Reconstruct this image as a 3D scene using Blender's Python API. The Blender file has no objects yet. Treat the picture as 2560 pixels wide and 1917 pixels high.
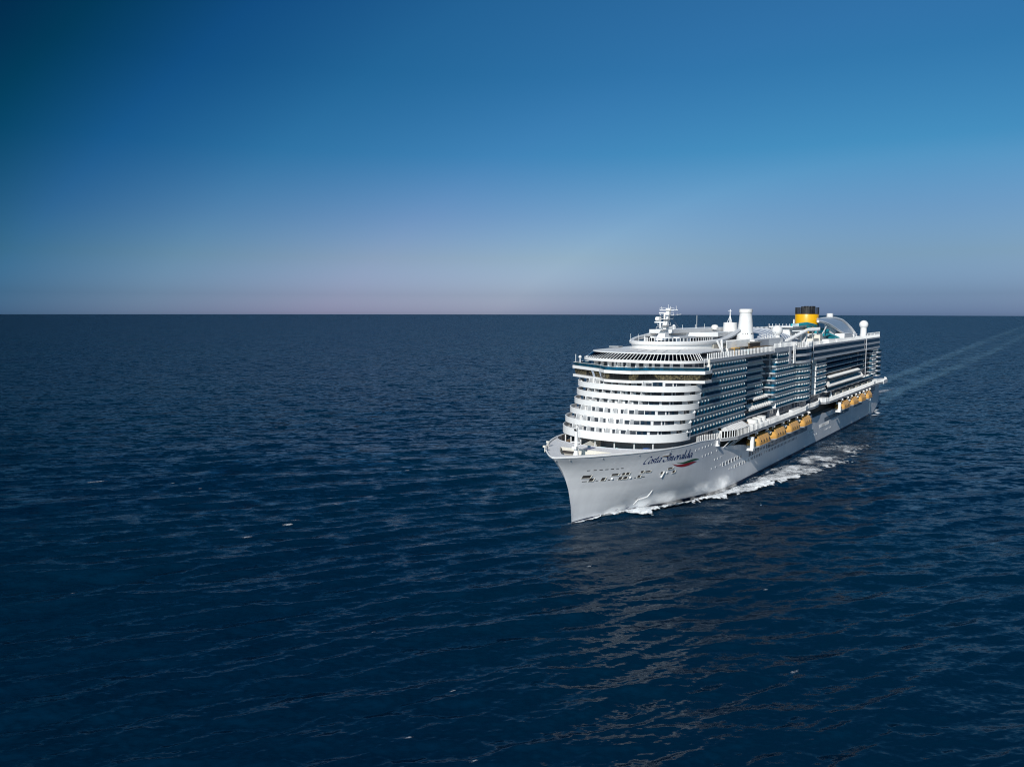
import bpy, bmesh, math, random
import numpy as np
from mathutils import Vector, Matrix

# ------------------------------------------------------------------ camera, sky, sun, exposure
scene = bpy.context.scene
col = scene.collection
R = math.radians
CAM_H = 60.0                       # drone height above the sea
PSI = 0.617                        # ship's heading against the view axis
SHIP_O = (16.98, 217.02, 0.0)      # stem at the waterline

cam_d = bpy.data.cameras.new('camera')
cam = bpy.data.objects.new('camera', cam_d)
col.objects.link(cam)
cam_d.sensor_width = 36.0
cam_d.lens = 36.0 * 1950 / 2560
cam_d.clip_start = 1.0
cam_d.clip_end = 60000.0
PITCH = math.atan((1917 / 2 - 777.5) / 1950)
cam.location = (0, 0, CAM_H)
cam.rotation_mode = 'XYZ'
cam.matrix_world = Matrix.Translation((0, 0, CAM_H)) @ Matrix.Rotation(math.pi / 2 - PITCH, 4, 'X') @ Matrix.Rotation(math.atan(0.0016), 4, 'Z')
scene.camera = cam

AFT = Vector((math.sin(PSI), math.cos(PSI), 0))
PORT = Vector((math.cos(PSI), -math.sin(PSI), 0))
SUN = (AFT * -1.0 + PORT * 0.16 + Vector((0, 0, 0.57))).normalized()   # direction towards the sun
SUN_EL = math.asin(SUN.z)
SUN_ROT = math.atan2(SUN.x, SUN.y)

world = bpy.data.worlds.new("World")
scene.world = world
world.use_nodes = True
wn = world.node_tree.nodes
wl = world.node_tree.links
bg = wn['Background']
sky = wn.new('ShaderNodeTexSky')
sky.sky_type = 'NISHITA'
sky.sun_disc = False
sky.sun_elevation = SUN_EL
sky.sun_rotation = SUN_ROT
sky.altitude = 60.0
sky.air_density = 0.7
sky.dust_density = 2.0
sky.ozone_density = 4.0
# look-up direction lifted a hair so that the sky's horizon glow sits on the sea's edge
tc = wn.new('ShaderNodeTexCoord')
lift = wn.new('ShaderNodeVectorMath'); lift.operation = 'ADD'
lift.inputs[1].default_value = (0, 0, 0.010)
wl.new(tc.outputs['Generated'], lift.inputs[0])
wl.new(lift.outputs[0], sky.inputs['Vector'])
# a clear sky is polarised 90 degrees off the sun; the photograph's filter darkens that band
dot = wn.new('ShaderNodeVectorMath'); dot.operation = 'DOT_PRODUCT'
dot.inputs[1].default_value = SUN
wl.new(tc.outputs['Generated'], dot.inputs[0])
sq = wn.new('ShaderNodeMath'); sq.operation = 'POWER'; sq.inputs[1].default_value = 2.0
ab = wn.new('ShaderNodeMath'); ab.operation = 'ABSOLUTE'
wl.new(dot.outputs['Value'], ab.inputs[0]); wl.new(ab.outputs[0], sq.inputs[0])
def sky_ramp(stops):
    r = wn.new('ShaderNodeValToRGB')
    e = r.color_ramp.elements
    while len(e) < len(stops): e.new(0.5)
    for k, (p, c) in enumerate(stops):
        e[k].position = p; e[k].color = (*c, 1)
    return r
pol = sky_ramp([(0.0, (0.04, 0.05, 0.12)), (0.05, (0.028, 0.09, 0.17)), (0.11, (0.03, 0.304, 0.325)), (0.18, (0.216, 0.535, 0.683)), (0.29, (0.589, 0.829, 0.874)), (0.45, (1, 1, 1)), (0.6, (1.08, 1.12, 1.01)), (0.8, (0.326, 0.552, 0.657))])
wl.new(sq.outputs[0], pol.inputs[0])
# sea haze greys the lowest degrees; above it the ramp turns blue, the unseen zenith darkened to cut fill
sep = wn.new('ShaderNodeSeparateXYZ')
wl.new(tc.outputs['Generated'], sep.inputs[0])
elev = sky_ramp([(0.0, (1.83, 1.57, 2.07)), (0.02, (1.24, 1.10, 1.40)), (0.065, (1.04, 0.95, 0.98)), (0.115, (0.75, 0.86, 0.95)), (0.19, (0.33, 0.81, 0.93)), (0.28, (0.25, 0.79, 0.93)), (0.37, (0.32, 0.88, 1.04)), (0.75, (0.14, 0.50, 0.78))])
wl.new(sep.outputs['Z'], elev.inputs[0])
def times(a, b):
    x = wn.new('ShaderNodeMix'); x.data_type = 'RGBA'; x.blend_type = 'MULTIPLY'
    x.inputs['Factor'].default_value = 1.0
    wl.new(a, x.inputs['A']); wl.new(b, x.inputs['B'])
    return x.outputs['Result']
wl.new(times(times(sky.outputs[0], pol.outputs[0]), elev.outputs[0]), bg.inputs['Color'])
bg.inputs['Strength'].default_value = 0.10

sun_d = bpy.data.lights.new('sun', 'SUN')
sun_d.energy = 4.3
sun_d.angle = R(0.53)
sun_d.color = (1.0, 0.95, 0.88)
sun = bpy.data.objects.new('sun', sun_d)
col.objects.link(sun)
sun.rotation_mode = 'QUATERNION'
sun.rotation_quaternion = SUN.to_track_quat('Z', 'Y')
sun.location = (-100, -150, 200)

scene.view_settings.view_transform = 'Standard'
scene.view_settings.look = 'None'
scene.view_settings.exposure = 0.0
scene.view_settings.gamma = 1.0
scene.render.engine = 'CYCLES'
scene.cycles.pixel_filter_type = 'BLACKMAN_HARRIS'
scene.cycles.filter_width = 1.15
scene.cycles.max_bounces = 6
scene.cycles.glossy_bounces = 3
scene.cycles.transparent_max_bounces = 12

# ------------------------------------------------------------------ materials
def mat(name, color, rough=0.5, metal=0.0, noise=0.0, scale=1.0, spec=0.5, stretch=(1, 1, 1)):
    m = bpy.data.materials.new(name)
    m.use_nodes = True
    n = m.node_tree.nodes; l = m.node_tree.links
    b = n['Principled BSDF']
    b.inputs['Base Color'].default_value = (*color, 1)
    b.inputs['Roughness'].default_value = rough
    b.inputs['Metallic'].default_value = metal
    b.inputs['Specular IOR Level'].default_value = spec
    if noise > 0:
        t = n.new('ShaderNodeTexCoord'); mp = n.new('ShaderNodeMapping'); mp.inputs['Scale'].default_value = stretch
        nz = n.new('ShaderNodeTexNoise'); nz.inputs['Scale'].default_value = scale; nz.inputs['Detail'].default_value = 6
        rp = n.new('ShaderNodeMapRange'); rp.inputs['From Min'].default_value = 0.3; rp.inputs['From Max'].default_value = 0.7
        rp.inputs['To Min'].default_value = 1 - noise; rp.inputs['To Max'].default_value = 1.0
        mx = n.new('ShaderNodeMix'); mx.data_type = 'RGBA'; mx.blend_type = 'MULTIPLY'; mx.inputs['Factor'].default_value = 1
        mx.inputs['A'].default_value = (*color, 1)
        l.new(t.outputs['Object'], mp.inputs[0]); l.new(mp.outputs[0], nz.inputs['Vector'])
        l.new(nz.outputs[0], rp.inputs[0]); l.new(rp.outputs[0], mx.inputs['B'])
        l.new(mx.outputs['Result'], b.inputs['Base Color'])
    return m

# ------------------------------------------------------------------ the sea
rng = np.random.default_rng(7)
NW = 84
_lam = np.exp(rng.uniform(math.log(0.9), math.log(34.0), NW))
_lam.sort()
_dir0 = math.atan2(-0.88, 0.42)                     # the wind sea runs towards the camera and to the right
_spread = np.where(_lam > 4, 0.24, 0.50)
_th = _dir0 + rng.normal(0, 1, NW) * _spread
_k = 2 * np.pi / _lam
_kx = _k * np.cos(_th); _ky = _k * np.sin(_th)
_ph = rng.uniform(0, 2 * np.pi, NW)
_slope = 0.040 * np.where(_lam > 11, (11 / _lam) ** 1.1, 1.0) * np.where(_lam < 2.0, (_lam / 2.0) ** 0.35, 1.0)
_amp = _slope / _k

def waves(x, y, cell):
    """sea height (and sideways chop) at x, y; waves shorter than the local cell are left out"""
    z = np.zeros_like(x); dx = np.zeros_like(x); dy = np.zeros_like(x)
    for i in range(NW):
        w = np.clip((_lam[i] / np.maximum(cell, 1e-3) - 2.2) / 2.0, 0, 1)
        p = _kx[i] * x + _ky[i] * y + _ph[i]
        a = _amp[i] * w
        z += a * np.cos(p)
        s = np.sin(p) * a * 0.85
        dx -= s * math.cos(_th[i]); dy -= s * math.sin(_th[i])
    # gusts: some patches of the sea are rougher than others
    g = 0.92 + 0.16 * np.sin(x * 0.021 + y * 0.034 + 1.3 * np.sin(x * 0.011 - y * 0.017)) * np.sin(x * 0.013 - y * 0.019 + 2.0)
    return z * g, dx * g, dy * g

def grid_mesh(name, X, Y, Zz, m, attrs=None):
    nr, nc = X.shape
    co = np.stack([X, Y, Zz], -1).reshape(-1, 3).astype(np.float32)
    i = (np.arange(nr - 1)[:, None] * nc + np.arange(nc - 1)[None, :]).ravel()
    q = np.stack([i, i + 1, i + nc + 1, i + nc], -1).astype(np.int32)
    me = bpy.data.meshes.new(name)
    me.vertices.add(len(co)); me.vertices.foreach_set('co', co.ravel())
    me.loops.add(q.size); me.loops.foreach_set('vertex_index', q.ravel())
    me.polygons.add(len(q)); me.polygons.foreach_set('loop_start', np.arange(0, q.size, 4, dtype=np.int32))
    me.polygons.foreach_set('use_smooth', np.ones(len(q), dtype=bool))
    for k, v in (attrs or {}).items():
        at = me.attributes.new(k, 'FLOAT', 'POINT'); at.data.foreach_set('value', v.ravel().astype(np.float32))
    me.update(calc_edges=True)
    me.materials.append(m)
    o = bpy.data.objects.new(name, me); col.objects.link(o)
    return o

def water_material():
    m = bpy.data.materials.new('sea_water'); m.use_nodes = True
    n = m.node_tree.nodes; l = m.node_tree.links
    n.remove(n['Principled BSDF'])
    dif = n.new('ShaderNodeBsdfDiffuse'); glo = n.new('ShaderNodeBsdfGlossy'); mixs = n.new('ShaderNodeMixShader')
    fre = n.new('ShaderNodeFresnel'); fre.inputs['IOR'].default_value = 1.333
    # the lens's polarising filter takes away part of the mirror reflection
    half = n.new('ShaderNodeMath'); half.operation = 'MULTIPLY'; half.inputs[1].default_value = 0.55; half.use_clamp = True
    l.new(fre.outputs[0], half.inputs[0]); l.new(half.outputs[0], mixs.inputs[0])
    l.new(dif.outputs[0], mixs.inputs[1]); l.new(glo.outputs[0], mixs.inputs[2])
    l.new(mixs.outputs[0], n['Material Output'].inputs['Surface'])
    glo.inputs['Color'].default_value = (0.86, 0.94, 1.0, 1)
    geo = n.new('ShaderNodeNewGeometry')
    at = n.new('ShaderNodeAttribute'); at.attribute_name = 'far'
    # ripples too small for the mesh tilt the normal directly
    acc = None
    for sc, amp, seed in ((2.3, 0.26, 0), (0.62, 1.1, 31), (0.21, 1.1, 77)):
        mp = n.new('ShaderNodeMapping')
        mp.inputs['Rotation'].default_value = (0, 0, -(_dir0 + math.pi / 2))
        mp.inputs['Scale'].default_value = (0.42, 1.0, 1.0)
        mp.inputs['Location'].default_value = (seed, seed, 0)
        l.new(geo.outputs['Position'], mp.inputs[0])
        nz = n.new('ShaderNodeTexNoise'); nz.inputs['Scale'].default_value = sc; nz.inputs['Detail'].default_value = 3.0
        nz.inputs['Roughness'].default_value = 0.55
        l.new(mp.outputs[0], nz.inputs['Vector'])
        sb = n.new('ShaderNodeVectorMath'); sb.operation = 'SUBTRACT'; sb.inputs[1].default_value = (0.5, 0.5, 0.5)
        l.new(nz.outputs['Color'], sb.inputs[0])
        ml = n.new('ShaderNodeVectorMath'); ml.operation = 'MULTIPLY'; ml.inputs[1].default_value = (amp * 2, amp * 2, 0)
        l.new(sb.outputs[0], ml.inputs[0])
        cur = ml
        if sc < 1.0:      # and grow where the far mesh can carry no short waves
            s2 = n.new('ShaderNodeVectorMath'); s2.operation = 'SCALE'
            fl = n.new('ShaderNodeMapRange'); fl.inputs['To Min'].default_value = 0.22; l.new(at.outputs['Fac'], fl.inputs[0])
            l.new(ml.outputs[0], s2.inputs[0]); l.new(fl.outputs[0], s2.inputs['Scale'])
            cur = s2
        if acc is None: acc = cur
        else:
            ad = n.new('ShaderNodeVectorMath'); ad.operation = 'ADD'
            l.new(acc.outputs[0], ad.inputs[0]); l.new(cur.outputs[0], ad.inputs[1]); acc = ad
    ad = n.new('ShaderNodeVectorMath'); ad.operation = 'ADD'
    l.new(geo.outputs['Normal'], ad.inputs[0]); l.new(acc.outputs[0], ad.inputs[1])
    nm = n.new('ShaderNodeVectorMath'); nm.operation = 'NORMALIZE'
    l.new(ad.outputs[0], nm.inputs[0])
    for x in (dif, glo, fre): l.new(nm.outputs[0], x.inputs['Normal'])
    # deep clear sea: a dark blue, a little greener in broad patches
    nz = n.new('ShaderNodeTexNoise'); nz.inputs['Scale'].default_value = 0.006; nz.inputs['Detail'].default_value = 3
    l.new(geo.outputs['Position'], nz.inputs['Vector'])
    cr = n.new('ShaderNodeValToRGB')
    cr.color_ramp.elements[0].position = 0.35; cr.color_ramp.elements[0].color = (0.0005, 0.0135, 0.037, 1)
    cr.color_ramp.elements[1].position = 0.65; cr.color_ramp.elements[1].color = (0.0006, 0.0175, 0.041, 1)
    l.new(nz.outputs[0], cr.inputs[0]); l.new(cr.outputs[0], dif.inputs['Color'])
    rr = n.new('ShaderNodeMapRange'); rr.inputs['To Min'].default_value = 0.12; rr.inputs['To Max'].default_value = 0.22
    l.new(at.outputs['Fac'], rr.inputs[0]); l.new(rr.outputs[0], glo.inputs['Roughness'])
    return m

def build_sea():
    dep = np.concatenate([np.radians([80, 65, 55]), np.linspace(R(46), math.atan(CAM_H / 13400.0), 640)])
    r = CAM_H / np.tan(dep)
    az = np.concatenate([np.linspace(R(-180), R(-56), 30)[:-1], np.linspace(R(-55), R(55), 1500), np.linspace(R(56), R(180), 30)[1:]])
    rr, aa = np.meshgrid(r, az, indexing='ij')
    X = rr * np.sin(aa); Y = rr * np.cos(aa)
    cell = np.maximum(np.gradient(r)[:, None] * np.ones_like(X), rr * np.gradient(az)[None, :])
    z, dx, dy = waves(X, Y, cell)
    far = np.clip((cell - 0.5) / 3.0, 0, 1)
    o = grid_mesh('sea', X + dx, Y + dy, z, water_material(), {'far': far})
    o['kind'] = 'structure'
    return o
sea = build_sea()

# ------------------------------------------------------------------ ship: helpers
# ship frame: u metres aft of the stem at the waterline, v metres to port, h metres above the water
class MB:
    def __init__(s): s.v = []; s.f = []; s.m = []
    def add(s, vs, fs, mi=0):
        n = len(s.v); s.v += [tuple(p) for p in vs]; s.f += [tuple(i + n for i in f) for f in fs]; s.m += [mi] * len(fs)
    def box(s, u0, u1, v0, v1, h0, h1, mi=0):
        P = [(u, v, h) for h in (h0, h1) for v in (v0, v1) for u in (u0, u1)]
        s.add(P, [(0, 2, 3, 1), (4, 5, 7, 6), (0, 1, 5, 4), (2, 6, 7, 3), (0, 4, 6, 2), (1, 3, 7, 5)], mi)
    def prism(s, out, h0, h1, mi=0, out2=None, caps=True):
        n = len(out); o2 = out2 or out
        g = lambda h, p: h(p) if callable(h) else h
        P = [(u, v, g(h0, (u, v))) for u, v in out] + [(u, v, g(h1, (u, v))) for u, v in o2]
        F = [(i, (i + 1) % n, n + (i + 1) % n, n + i) for i in range(n)]
        if caps: F += [tuple(range(n))[::-1], tuple(range(n, 2 * n))]
        s.add(P, F, mi)
    def wall(s, path, h0, h1, t=0.2, mi=0, lean=0.0):
        """standing wall along an open path, thickness t towards the inside (right of travel)"""
        ins = offset(path, t)
        lo = path; up = offset(path, lean) if lean else path
        ui = offset(ins, lean) if lean else ins
        n = len(path); g = lambda h, p: h(p) if callable(h) else h
        P = [(*p, g(h0, p)) for p in lo] + [(*p, g(h1, p)) for p in up] + [(*p, g(h0, p)) for p in ins] + [(*p, g(h1, p)) for p in ui]
        F = []
        for i in range(n - 1):
            a, b = i, i + 1
            F += [(a, b, n + b, n + a), (2 * n + b, 2 * n + a, 3 * n + a, 3 * n + b), (n + a, n + b, 3 * n + b, 3 * n + a), (b, a, 2 * n + a, 2 * n + b)]
        F += [(0, n, 3 * n, 2 * n), (n - 1, 3 * n - 1, 4 * n - 1, 2 * n - 1)]
        s.add(P, F, mi)
    def tube(s, a, b, r, r2=None, n=8, mi=0):
        a = Vector(a); b = Vector(b); d = (b - a).normalized(); r2 = r if r2 is None else r2
        x = d.orthogonal().normalized(); y = d.cross(x)
        P = []
        for c, q in ((a, r), (b, r2)):
            P += [tuple(c + (x * math.cos(2 * math.pi * k / n) + y * math.sin(2 * math.pi * k / n)) * q) for k in range(n)]
        F = [(k, (k + 1) % n, n + (k + 1) % n, n + k) for k in range(n)] + [tuple(range(n))[::-1], tuple(range(n, 2 * n))]
        s.add(P, F, mi)
    def pipe(s, pts, r, n=8, mi=0):
        P = [Vector(p) for p in pts]; m = len(P); V = []
        x = None
        for i, p in enumerate(P):
            d = (P[min(i + 1, m - 1)] - P[max(i - 1, 0)]).normalized()
            x = d.orthogonal().normalized() if x is None else (x - d * x.dot(d)).normalized()
            y = d.cross(x); q = r(i / (m - 1)) if callable(r) else r
            V += [tuple(p + (x * math.cos(2 * math.pi * k / n) + y * math.sin(2 * math.pi * k / n)) * q) for k in range(n)]
        F = [(i * n + k, i * n + (k + 1) % n, (i + 1) * n + (k + 1) % n, (i + 1) * n + k) for i in range(m - 1) for k in range(n)]
        F += [tuple(range(n))[::-1], tuple(range((m - 1) * n, m * n))]
        s.add(V, F, mi)
    def lathe(s, u, v, prof, n=24, mi=0, ry=1.0):
        P = [(u + r * math.cos(2 * math.pi * k / n), v + ry * r * math.sin(2 * math.pi * k / n), h) for r, h in prof for k in range(n)]
        m = len(prof)
        F = [(i * n + k, i * n + (k + 1) % n, (i + 1) * n + (k + 1) % n, (i + 1) * n + k) for i in range(m - 1) for k in range(n)]
        F += [tuple(range(n))[::-1], tuple(range((m - 1) * n, m * n))]
        s.add(P, F, mi)
    def ball(s, u, v, h, r, n=20, mi=0):
        s.lathe(u, v, [(max(r * math.sin(math.pi * i / 12), 0.01), h - r * math.cos(math.pi * i / 12)) for i in range(13)], n, mi)
    def build(s, name, mats, parent=None, smooth=False):
        me = bpy.data.meshes.new(name)
        me.from_pydata([(-u, v, h) for u, v, h in s.v], [], s.f)
        for m in (mats if isinstance(mats, (list, tuple)) else [mats]): me.materials.append(m)
        me.polygons.foreach_set('material_index', s.m)
        bm = bmesh.new(); bm.from_mesh(me); bmesh.ops.recalc_face_normals(bm, faces=bm.faces); bm.to_mesh(me); bm.free()
        if smooth:
            me.polygons.foreach_set('use_smooth', [True] * len(me.polygons))
            me.set_sharp_from_angle(angle=R(35))
        o = bpy.data.objects.new(name, me); col.objects.link(o)
        if parent: o.parent = parent
        return o

def offset(path, t):
    """shift an open path t to its right-hand side in (u, v) seen with u right and v up"""
    out = []
    n = len(path)
    for i in range(n):
        ds = []
        if i > 0: ds.append((path[i][0] - path[i - 1][0], path[i][1] - path[i - 1][1]))
        if i < n - 1: ds.append((path[i + 1][0] - path[i][0], path[i + 1][1] - path[i][1]))
        nx = ny = 0
        for du, dv in ds:
            L = math.hypot(du, dv) or 1
            nx += dv / L; ny += -du / L
        L = math.hypot(nx, ny) or 1
        k = t / L * (1.0 if len(ds) == 1 else 2.0 / max(L, 0.7))
        out.append((path[i][0] + nx * k, path[i][1] + ny * k))
    return out

def arc(c, D, w, n=2.2, m=12, t1=1.0):
    """port half of a rounded front: from the centreline (v = 0) to v = w at u = c + D"""
    P = []
    for i in range(m + 1):
        t = math.pi / 2 * t1 * i / m
        P.append((c + D * (1 - max(math.cos(t), 0) ** (2 / n)), w * math.sin(t) ** (2 / n)))
    return P
def both(port):
    """starboard aft -> centre -> port aft"""
    return [(u, -v) for u, v in port[:0:-1]] + list(port)
def walk(path, step, first=0.0):
    """points and directions every step metres along a path"""
    out = []; need = first
    for (u0, v0), (u1, v1) in zip(path, path[1:]):
        L = math.hypot(u1 - u0, v1 - v0)
        while need <= L:
            k = need / L if L else 0
            out.append(((u0 + (u1 - u0) * k, v0 + (v1 - v0) * k), ((u1 - u0) / L, (v1 - v0) / L))); need += step
        need -= L
    return out
def lerp(x, X, Y):
    return float(np.interp(x, X, Y))
def flip(mb):
    """add the starboard mirror image of everything in mb"""
    n = len(mb.v); F = list(mb.f); M = list(mb.m)
    mb.v += [(u, -v, h) for u, v, h in mb.v[:n]]
    mb.f += [tuple(i + n for i in f)[::-1] for f in F]; mb.m += M
    return mb

# ------------------------------------------------------------------ ship: materials
def glassy(name, tint, mixf, rough=0.06, film=0.0, film_col=(0.2, 0.5, 0.55)):
    m = bpy.data.materials.new(name); m.use_nodes = True
    n = m.node_tree.nodes; l = m.node_tree.links; n.remove(n['Principled BSDF'])
    tr = n.new('ShaderNodeBsdfTransparent'); tr.inputs[0].default_value = (*tint, 1)
    gl = n.new('ShaderNodeBsdfGlossy'); gl.inputs['Roughness'].default_value = rough
    fr = n.new('ShaderNodeFresnel'); fr.inputs['IOR'].default_value = 1.5
    mp = n.new('ShaderNodeMath'); mp.operation = 'MULTIPLY'; mp.inputs[1].default_value = mixf; mp.use_clamp = True
    ms = n.new('ShaderNodeMixShader')
    l.new(fr.outputs[0], mp.inputs[0]); l.new(mp.outputs[0], ms.inputs[0]); l.new(tr.outputs[0], ms.inputs[1]); l.new(gl.outputs[0], ms.inputs[2])
    out = ms.outputs[0]
    if film:        # salt film on the panes: scatters a little of the light that falls on them
        df = n.new('ShaderNodeBsdfDiffuse'); df.inputs[0].default_value = (*film_col, 1)
        m2 = n.new('ShaderNodeMixShader'); m2.inputs[0].default_value = film
        l.new(out, m2.inputs[1]); l.new(df.outputs[0], m2.inputs[2]); out = m2.outputs[0]
    l.new(out, n['Material Output'].inputs[0])
    return m

def hull_paint():
    m = mat('hull_paint', (0.76, 0.77, 0.79), 0.34, noise=0.10, scale=0.10, stretch=(1, 1, 0.25))
    n = m.node_tree.nodes; l = m.node_tree.links; b = n['Principled BSDF']
    t = n.new('ShaderNodeTexCoord'); sx = n.new('ShaderNodeSeparateXYZ'); cb = n.new('ShaderNodeCombineXYZ')
    l.new(t.outputs['Object'], sx.inputs[0]); l.new(sx.outputs['X'], cb.inputs[0]); l.new(sx.outputs['Z'], cb.inputs[1])
    st = n.new('ShaderNodeMapping'); st.inputs['Scale'].default_value = (0.5, 0.05, 1); l.new(cb.outputs[0], st.inputs[0])
    sn = n.new('ShaderNodeTexNoise'); sn.inputs['Scale'].default_value = 1.0; sn.inputs['Detail'].default_value = 5; l.new(st.outputs[0], sn.inputs['Vector'])
    sr = n.new('ShaderNodeMapRange'); sr.inputs['From Min'].default_value = 0.42; sr.inputs['From Max'].default_value = 0.78; sr.inputs['To Min'].default_value = 1.0; sr.inputs['To Max'].default_value = 0.93
    l.new(sn.outputs[0], sr.inputs[0])
    old = b.inputs['Base Color'].links[0].from_socket
    sm = n.new('ShaderNodeMix'); sm.data_type = 'RGBA'; sm.blend_type = 'MULTIPLY'; sm.inputs['Factor'].default_value = 1
    l.new(old, sm.inputs['A']); l.new(sr.outputs[0], sm.inputs['B']); l.new(sm.outputs['Result'], b.inputs['Base Color'])
    br = n.new('ShaderNodeTexBrick'); br.inputs['Scale'].default_value = 0.36; br.inputs['Mortar Size'].default_value = 0.012
    br.inputs['Brick Width'].default_value = 3.4; br.inputs['Row Height'].default_value = 0.9; br.inputs['Mortar Smooth'].default_value = 0.6
    l.new(cb.outputs[0], br.inputs['Vector'])
    nz = n.new('ShaderNodeTexNoise'); nz.inputs['Scale'].default_value = 0.35; nz.inputs['Detail'].default_value = 4
    l.new(cb.outputs[0], nz.inputs['Vector'])
    ad = n.new('ShaderNodeMath'); ad.operation = 'MULTIPLY_ADD'; ad.inputs[1].default_value = -0.25
    l.new(br.outputs['Fac'], ad.inputs[0]); l.new(nz.outputs[0], ad.inputs[2])
    bp = n.new('ShaderNodeBump'); bp.inputs['Strength'].default_value = 0.5; bp.inputs['Distance'].default_value = 0.10
    l.new(ad.outputs[0], bp.inputs['Height']); l.new(bp.outputs[0], b.inputs['Normal'])
    return m

def cabin_wall_mat(name, axis, base=(0.66, 0.66, 0.66), door=(0.035, 0.045, 0.06)):
    """cabin wall with a dark sliding door in every bay"""
    m = mat(name, base, 0.5)
    n = m.node_tree.nodes; l = m.node_tree.links; b = n['Principled BSDF']
    t = n.new('ShaderNodeTexCoord'); sx = n.new('ShaderNodeSeparateXYZ'); l.new(t.outputs['Object'], sx.inputs[0])
    def saw(src, period, off):
        a = n.new('ShaderNodeMath'); a.operation = 'ADD'; a.inputs[1].default_value = off
        d = n.new('ShaderNodeMath'); d.operation = 'DIVIDE'; d.inputs[1].default_value = period
        f = n.new('ShaderNodeMath'); f.operation = 'FRACT'
        l.new(src, a.inputs[0]); l.new(a.outputs[0], d.inputs[0]); l.new(d.outputs[0], f.inputs[0]); return f.outputs[0]
    def less(a, x):
        k = n.new('ShaderNodeMath'); k.operation = 'LESS_THAN'; k.inputs[1].default_value = x; l.new(a, k.inputs[0]); return k.outputs[0]
    x = less(saw(sx.outputs[axis], 2.65, 0.3), 0.66)
    z = less(saw(sx.outputs['Z'], 2.74, -22.55), 0.80)
    k = n.new('ShaderNodeMath'); k.operation = 'MULTIPLY'; l.new(x, k.inputs[0]); l.new(z, k.inputs[1])
    mx = n.new('ShaderNodeMix'); mx.data_type = 'RGBA'; mx.inputs['A'].default_value = (*base, 1); mx.inputs['B'].default_value = (*door, 1)
    l.new(k.outputs[0], mx.inputs['Factor']); l.new(mx.outputs['Result'], b.inputs['Base Color'])
    rg = n.new('ShaderNodeMapRange'); rg.inputs['To Min'].default_value = 0.5; rg.inputs['To Max'].default_value = 0.08
    l.new(k.outputs[0], rg.inputs[0]); l.new(rg.outputs[0], b.inputs['Roughness'])
    return m

M_HULL = hull_paint()
M_WHITE = mat('white_paint', (0.79, 0.79, 0.785), 0.38, noise=0.07, scale=0.5)
M_SLAB = mat('slab_paint', (0.58, 0.59, 0.61), 0.45, noise=0.08, scale=0.6)
M_CREAM = mat('cream_paint', (0.70, 0.67, 0.60), 0.5, noise=0.08, scale=0.7)
M_GREY = mat('grey_paint', (0.30, 0.31, 0.33), 0.5, noise=0.15, scale=0.5)
M_SILVER = mat('silver_blue_roof', (0.34, 0.39, 0.47), 0.35, noise=0.10, scale=0.4)
M_DECK = mat('deck_grey', (0.52, 0.53, 0.56), 0.6, noise=0.12, scale=0.8)
M_TEAK = mat('teak_deck', (0.26, 0.18, 0.11), 0.65, noise=0.3, scale=3.0, stretch=(0.3, 3, 1))
M_BROWN = mat('brown_timber', (0.17, 0.12, 0.07), 0.6, noise=0.3, scale=1.5)
M_DARK = mat('dark_recess', (0.035, 0.032, 0.032), 0.7)
M_BLACK = mat('black_paint', (0.018, 0.018, 0.020), 0.4)
M_NAVYGLASS = mat('navy_glass', (0.004, 0.020, 0.042), 0.04, spec=0.6)
M_BRIDGEGLASS = mat('bridge_glass', (0.012, 0.012, 0.012), 0.06, spec=0.5)
def _painted_reflections(m):  # olive noise painted into the base colour stands in for reflections
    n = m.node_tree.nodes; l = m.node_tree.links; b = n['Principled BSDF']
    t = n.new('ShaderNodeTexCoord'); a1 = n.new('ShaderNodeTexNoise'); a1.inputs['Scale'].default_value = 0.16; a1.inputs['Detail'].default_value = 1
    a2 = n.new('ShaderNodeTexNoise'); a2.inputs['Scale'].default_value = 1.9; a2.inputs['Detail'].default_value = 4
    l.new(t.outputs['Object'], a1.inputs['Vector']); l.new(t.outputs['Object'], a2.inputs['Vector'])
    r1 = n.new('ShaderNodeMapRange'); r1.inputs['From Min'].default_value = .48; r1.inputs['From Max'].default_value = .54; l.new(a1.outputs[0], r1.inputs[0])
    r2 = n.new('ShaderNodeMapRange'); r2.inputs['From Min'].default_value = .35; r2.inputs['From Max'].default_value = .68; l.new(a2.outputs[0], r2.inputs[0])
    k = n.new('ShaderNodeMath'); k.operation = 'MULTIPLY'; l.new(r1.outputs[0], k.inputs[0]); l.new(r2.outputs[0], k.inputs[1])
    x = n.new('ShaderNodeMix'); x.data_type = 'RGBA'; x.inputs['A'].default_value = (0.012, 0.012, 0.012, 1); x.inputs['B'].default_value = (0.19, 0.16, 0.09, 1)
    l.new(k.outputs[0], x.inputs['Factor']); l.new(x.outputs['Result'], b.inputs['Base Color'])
M_BRIDGEREFLECT = mat('bridge_glass_painted_reflections', (0.012, 0.012, 0.012), 0.06, spec=0.5); _painted_reflections(M_BRIDGEREFLECT)
M_YELLOW = mat('funnel_yellow', (0.80, 0.42, 0.005), 0.35, noise=0.06, scale=0.4)
M_BLUE = mat('emblem_blue', (0.012, 0.035, 0.20), 0.4)
M_NAME = mat('name_blue', (0.010, 0.028, 0.14), 0.45)
M_GREEN = mat('stripe_green', (0.01, 0.10, 0.045), 0.45)
M_RED = mat('stripe_red', (0.30, 0.012, 0.025), 0.45)
M_BOOT = mat('boot_stripe', (0.006, 0.016, 0.05), 0.4)
M_ORANGE = mat('lifeboat_orange', (0.84, 0.45, 0.12), 0.42, noise=0.10, scale=0.6)
M_TEAL = mat('teal_plastic', (0.015, 0.30, 0.36), 0.3)
M_CUSHION = mat('teal_cushion', (0.25, 0.50, 0.50), 0.7)
M_LOUNGER = mat('blue_fabric', (0.02, 0.09, 0.30), 0.8)
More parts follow.
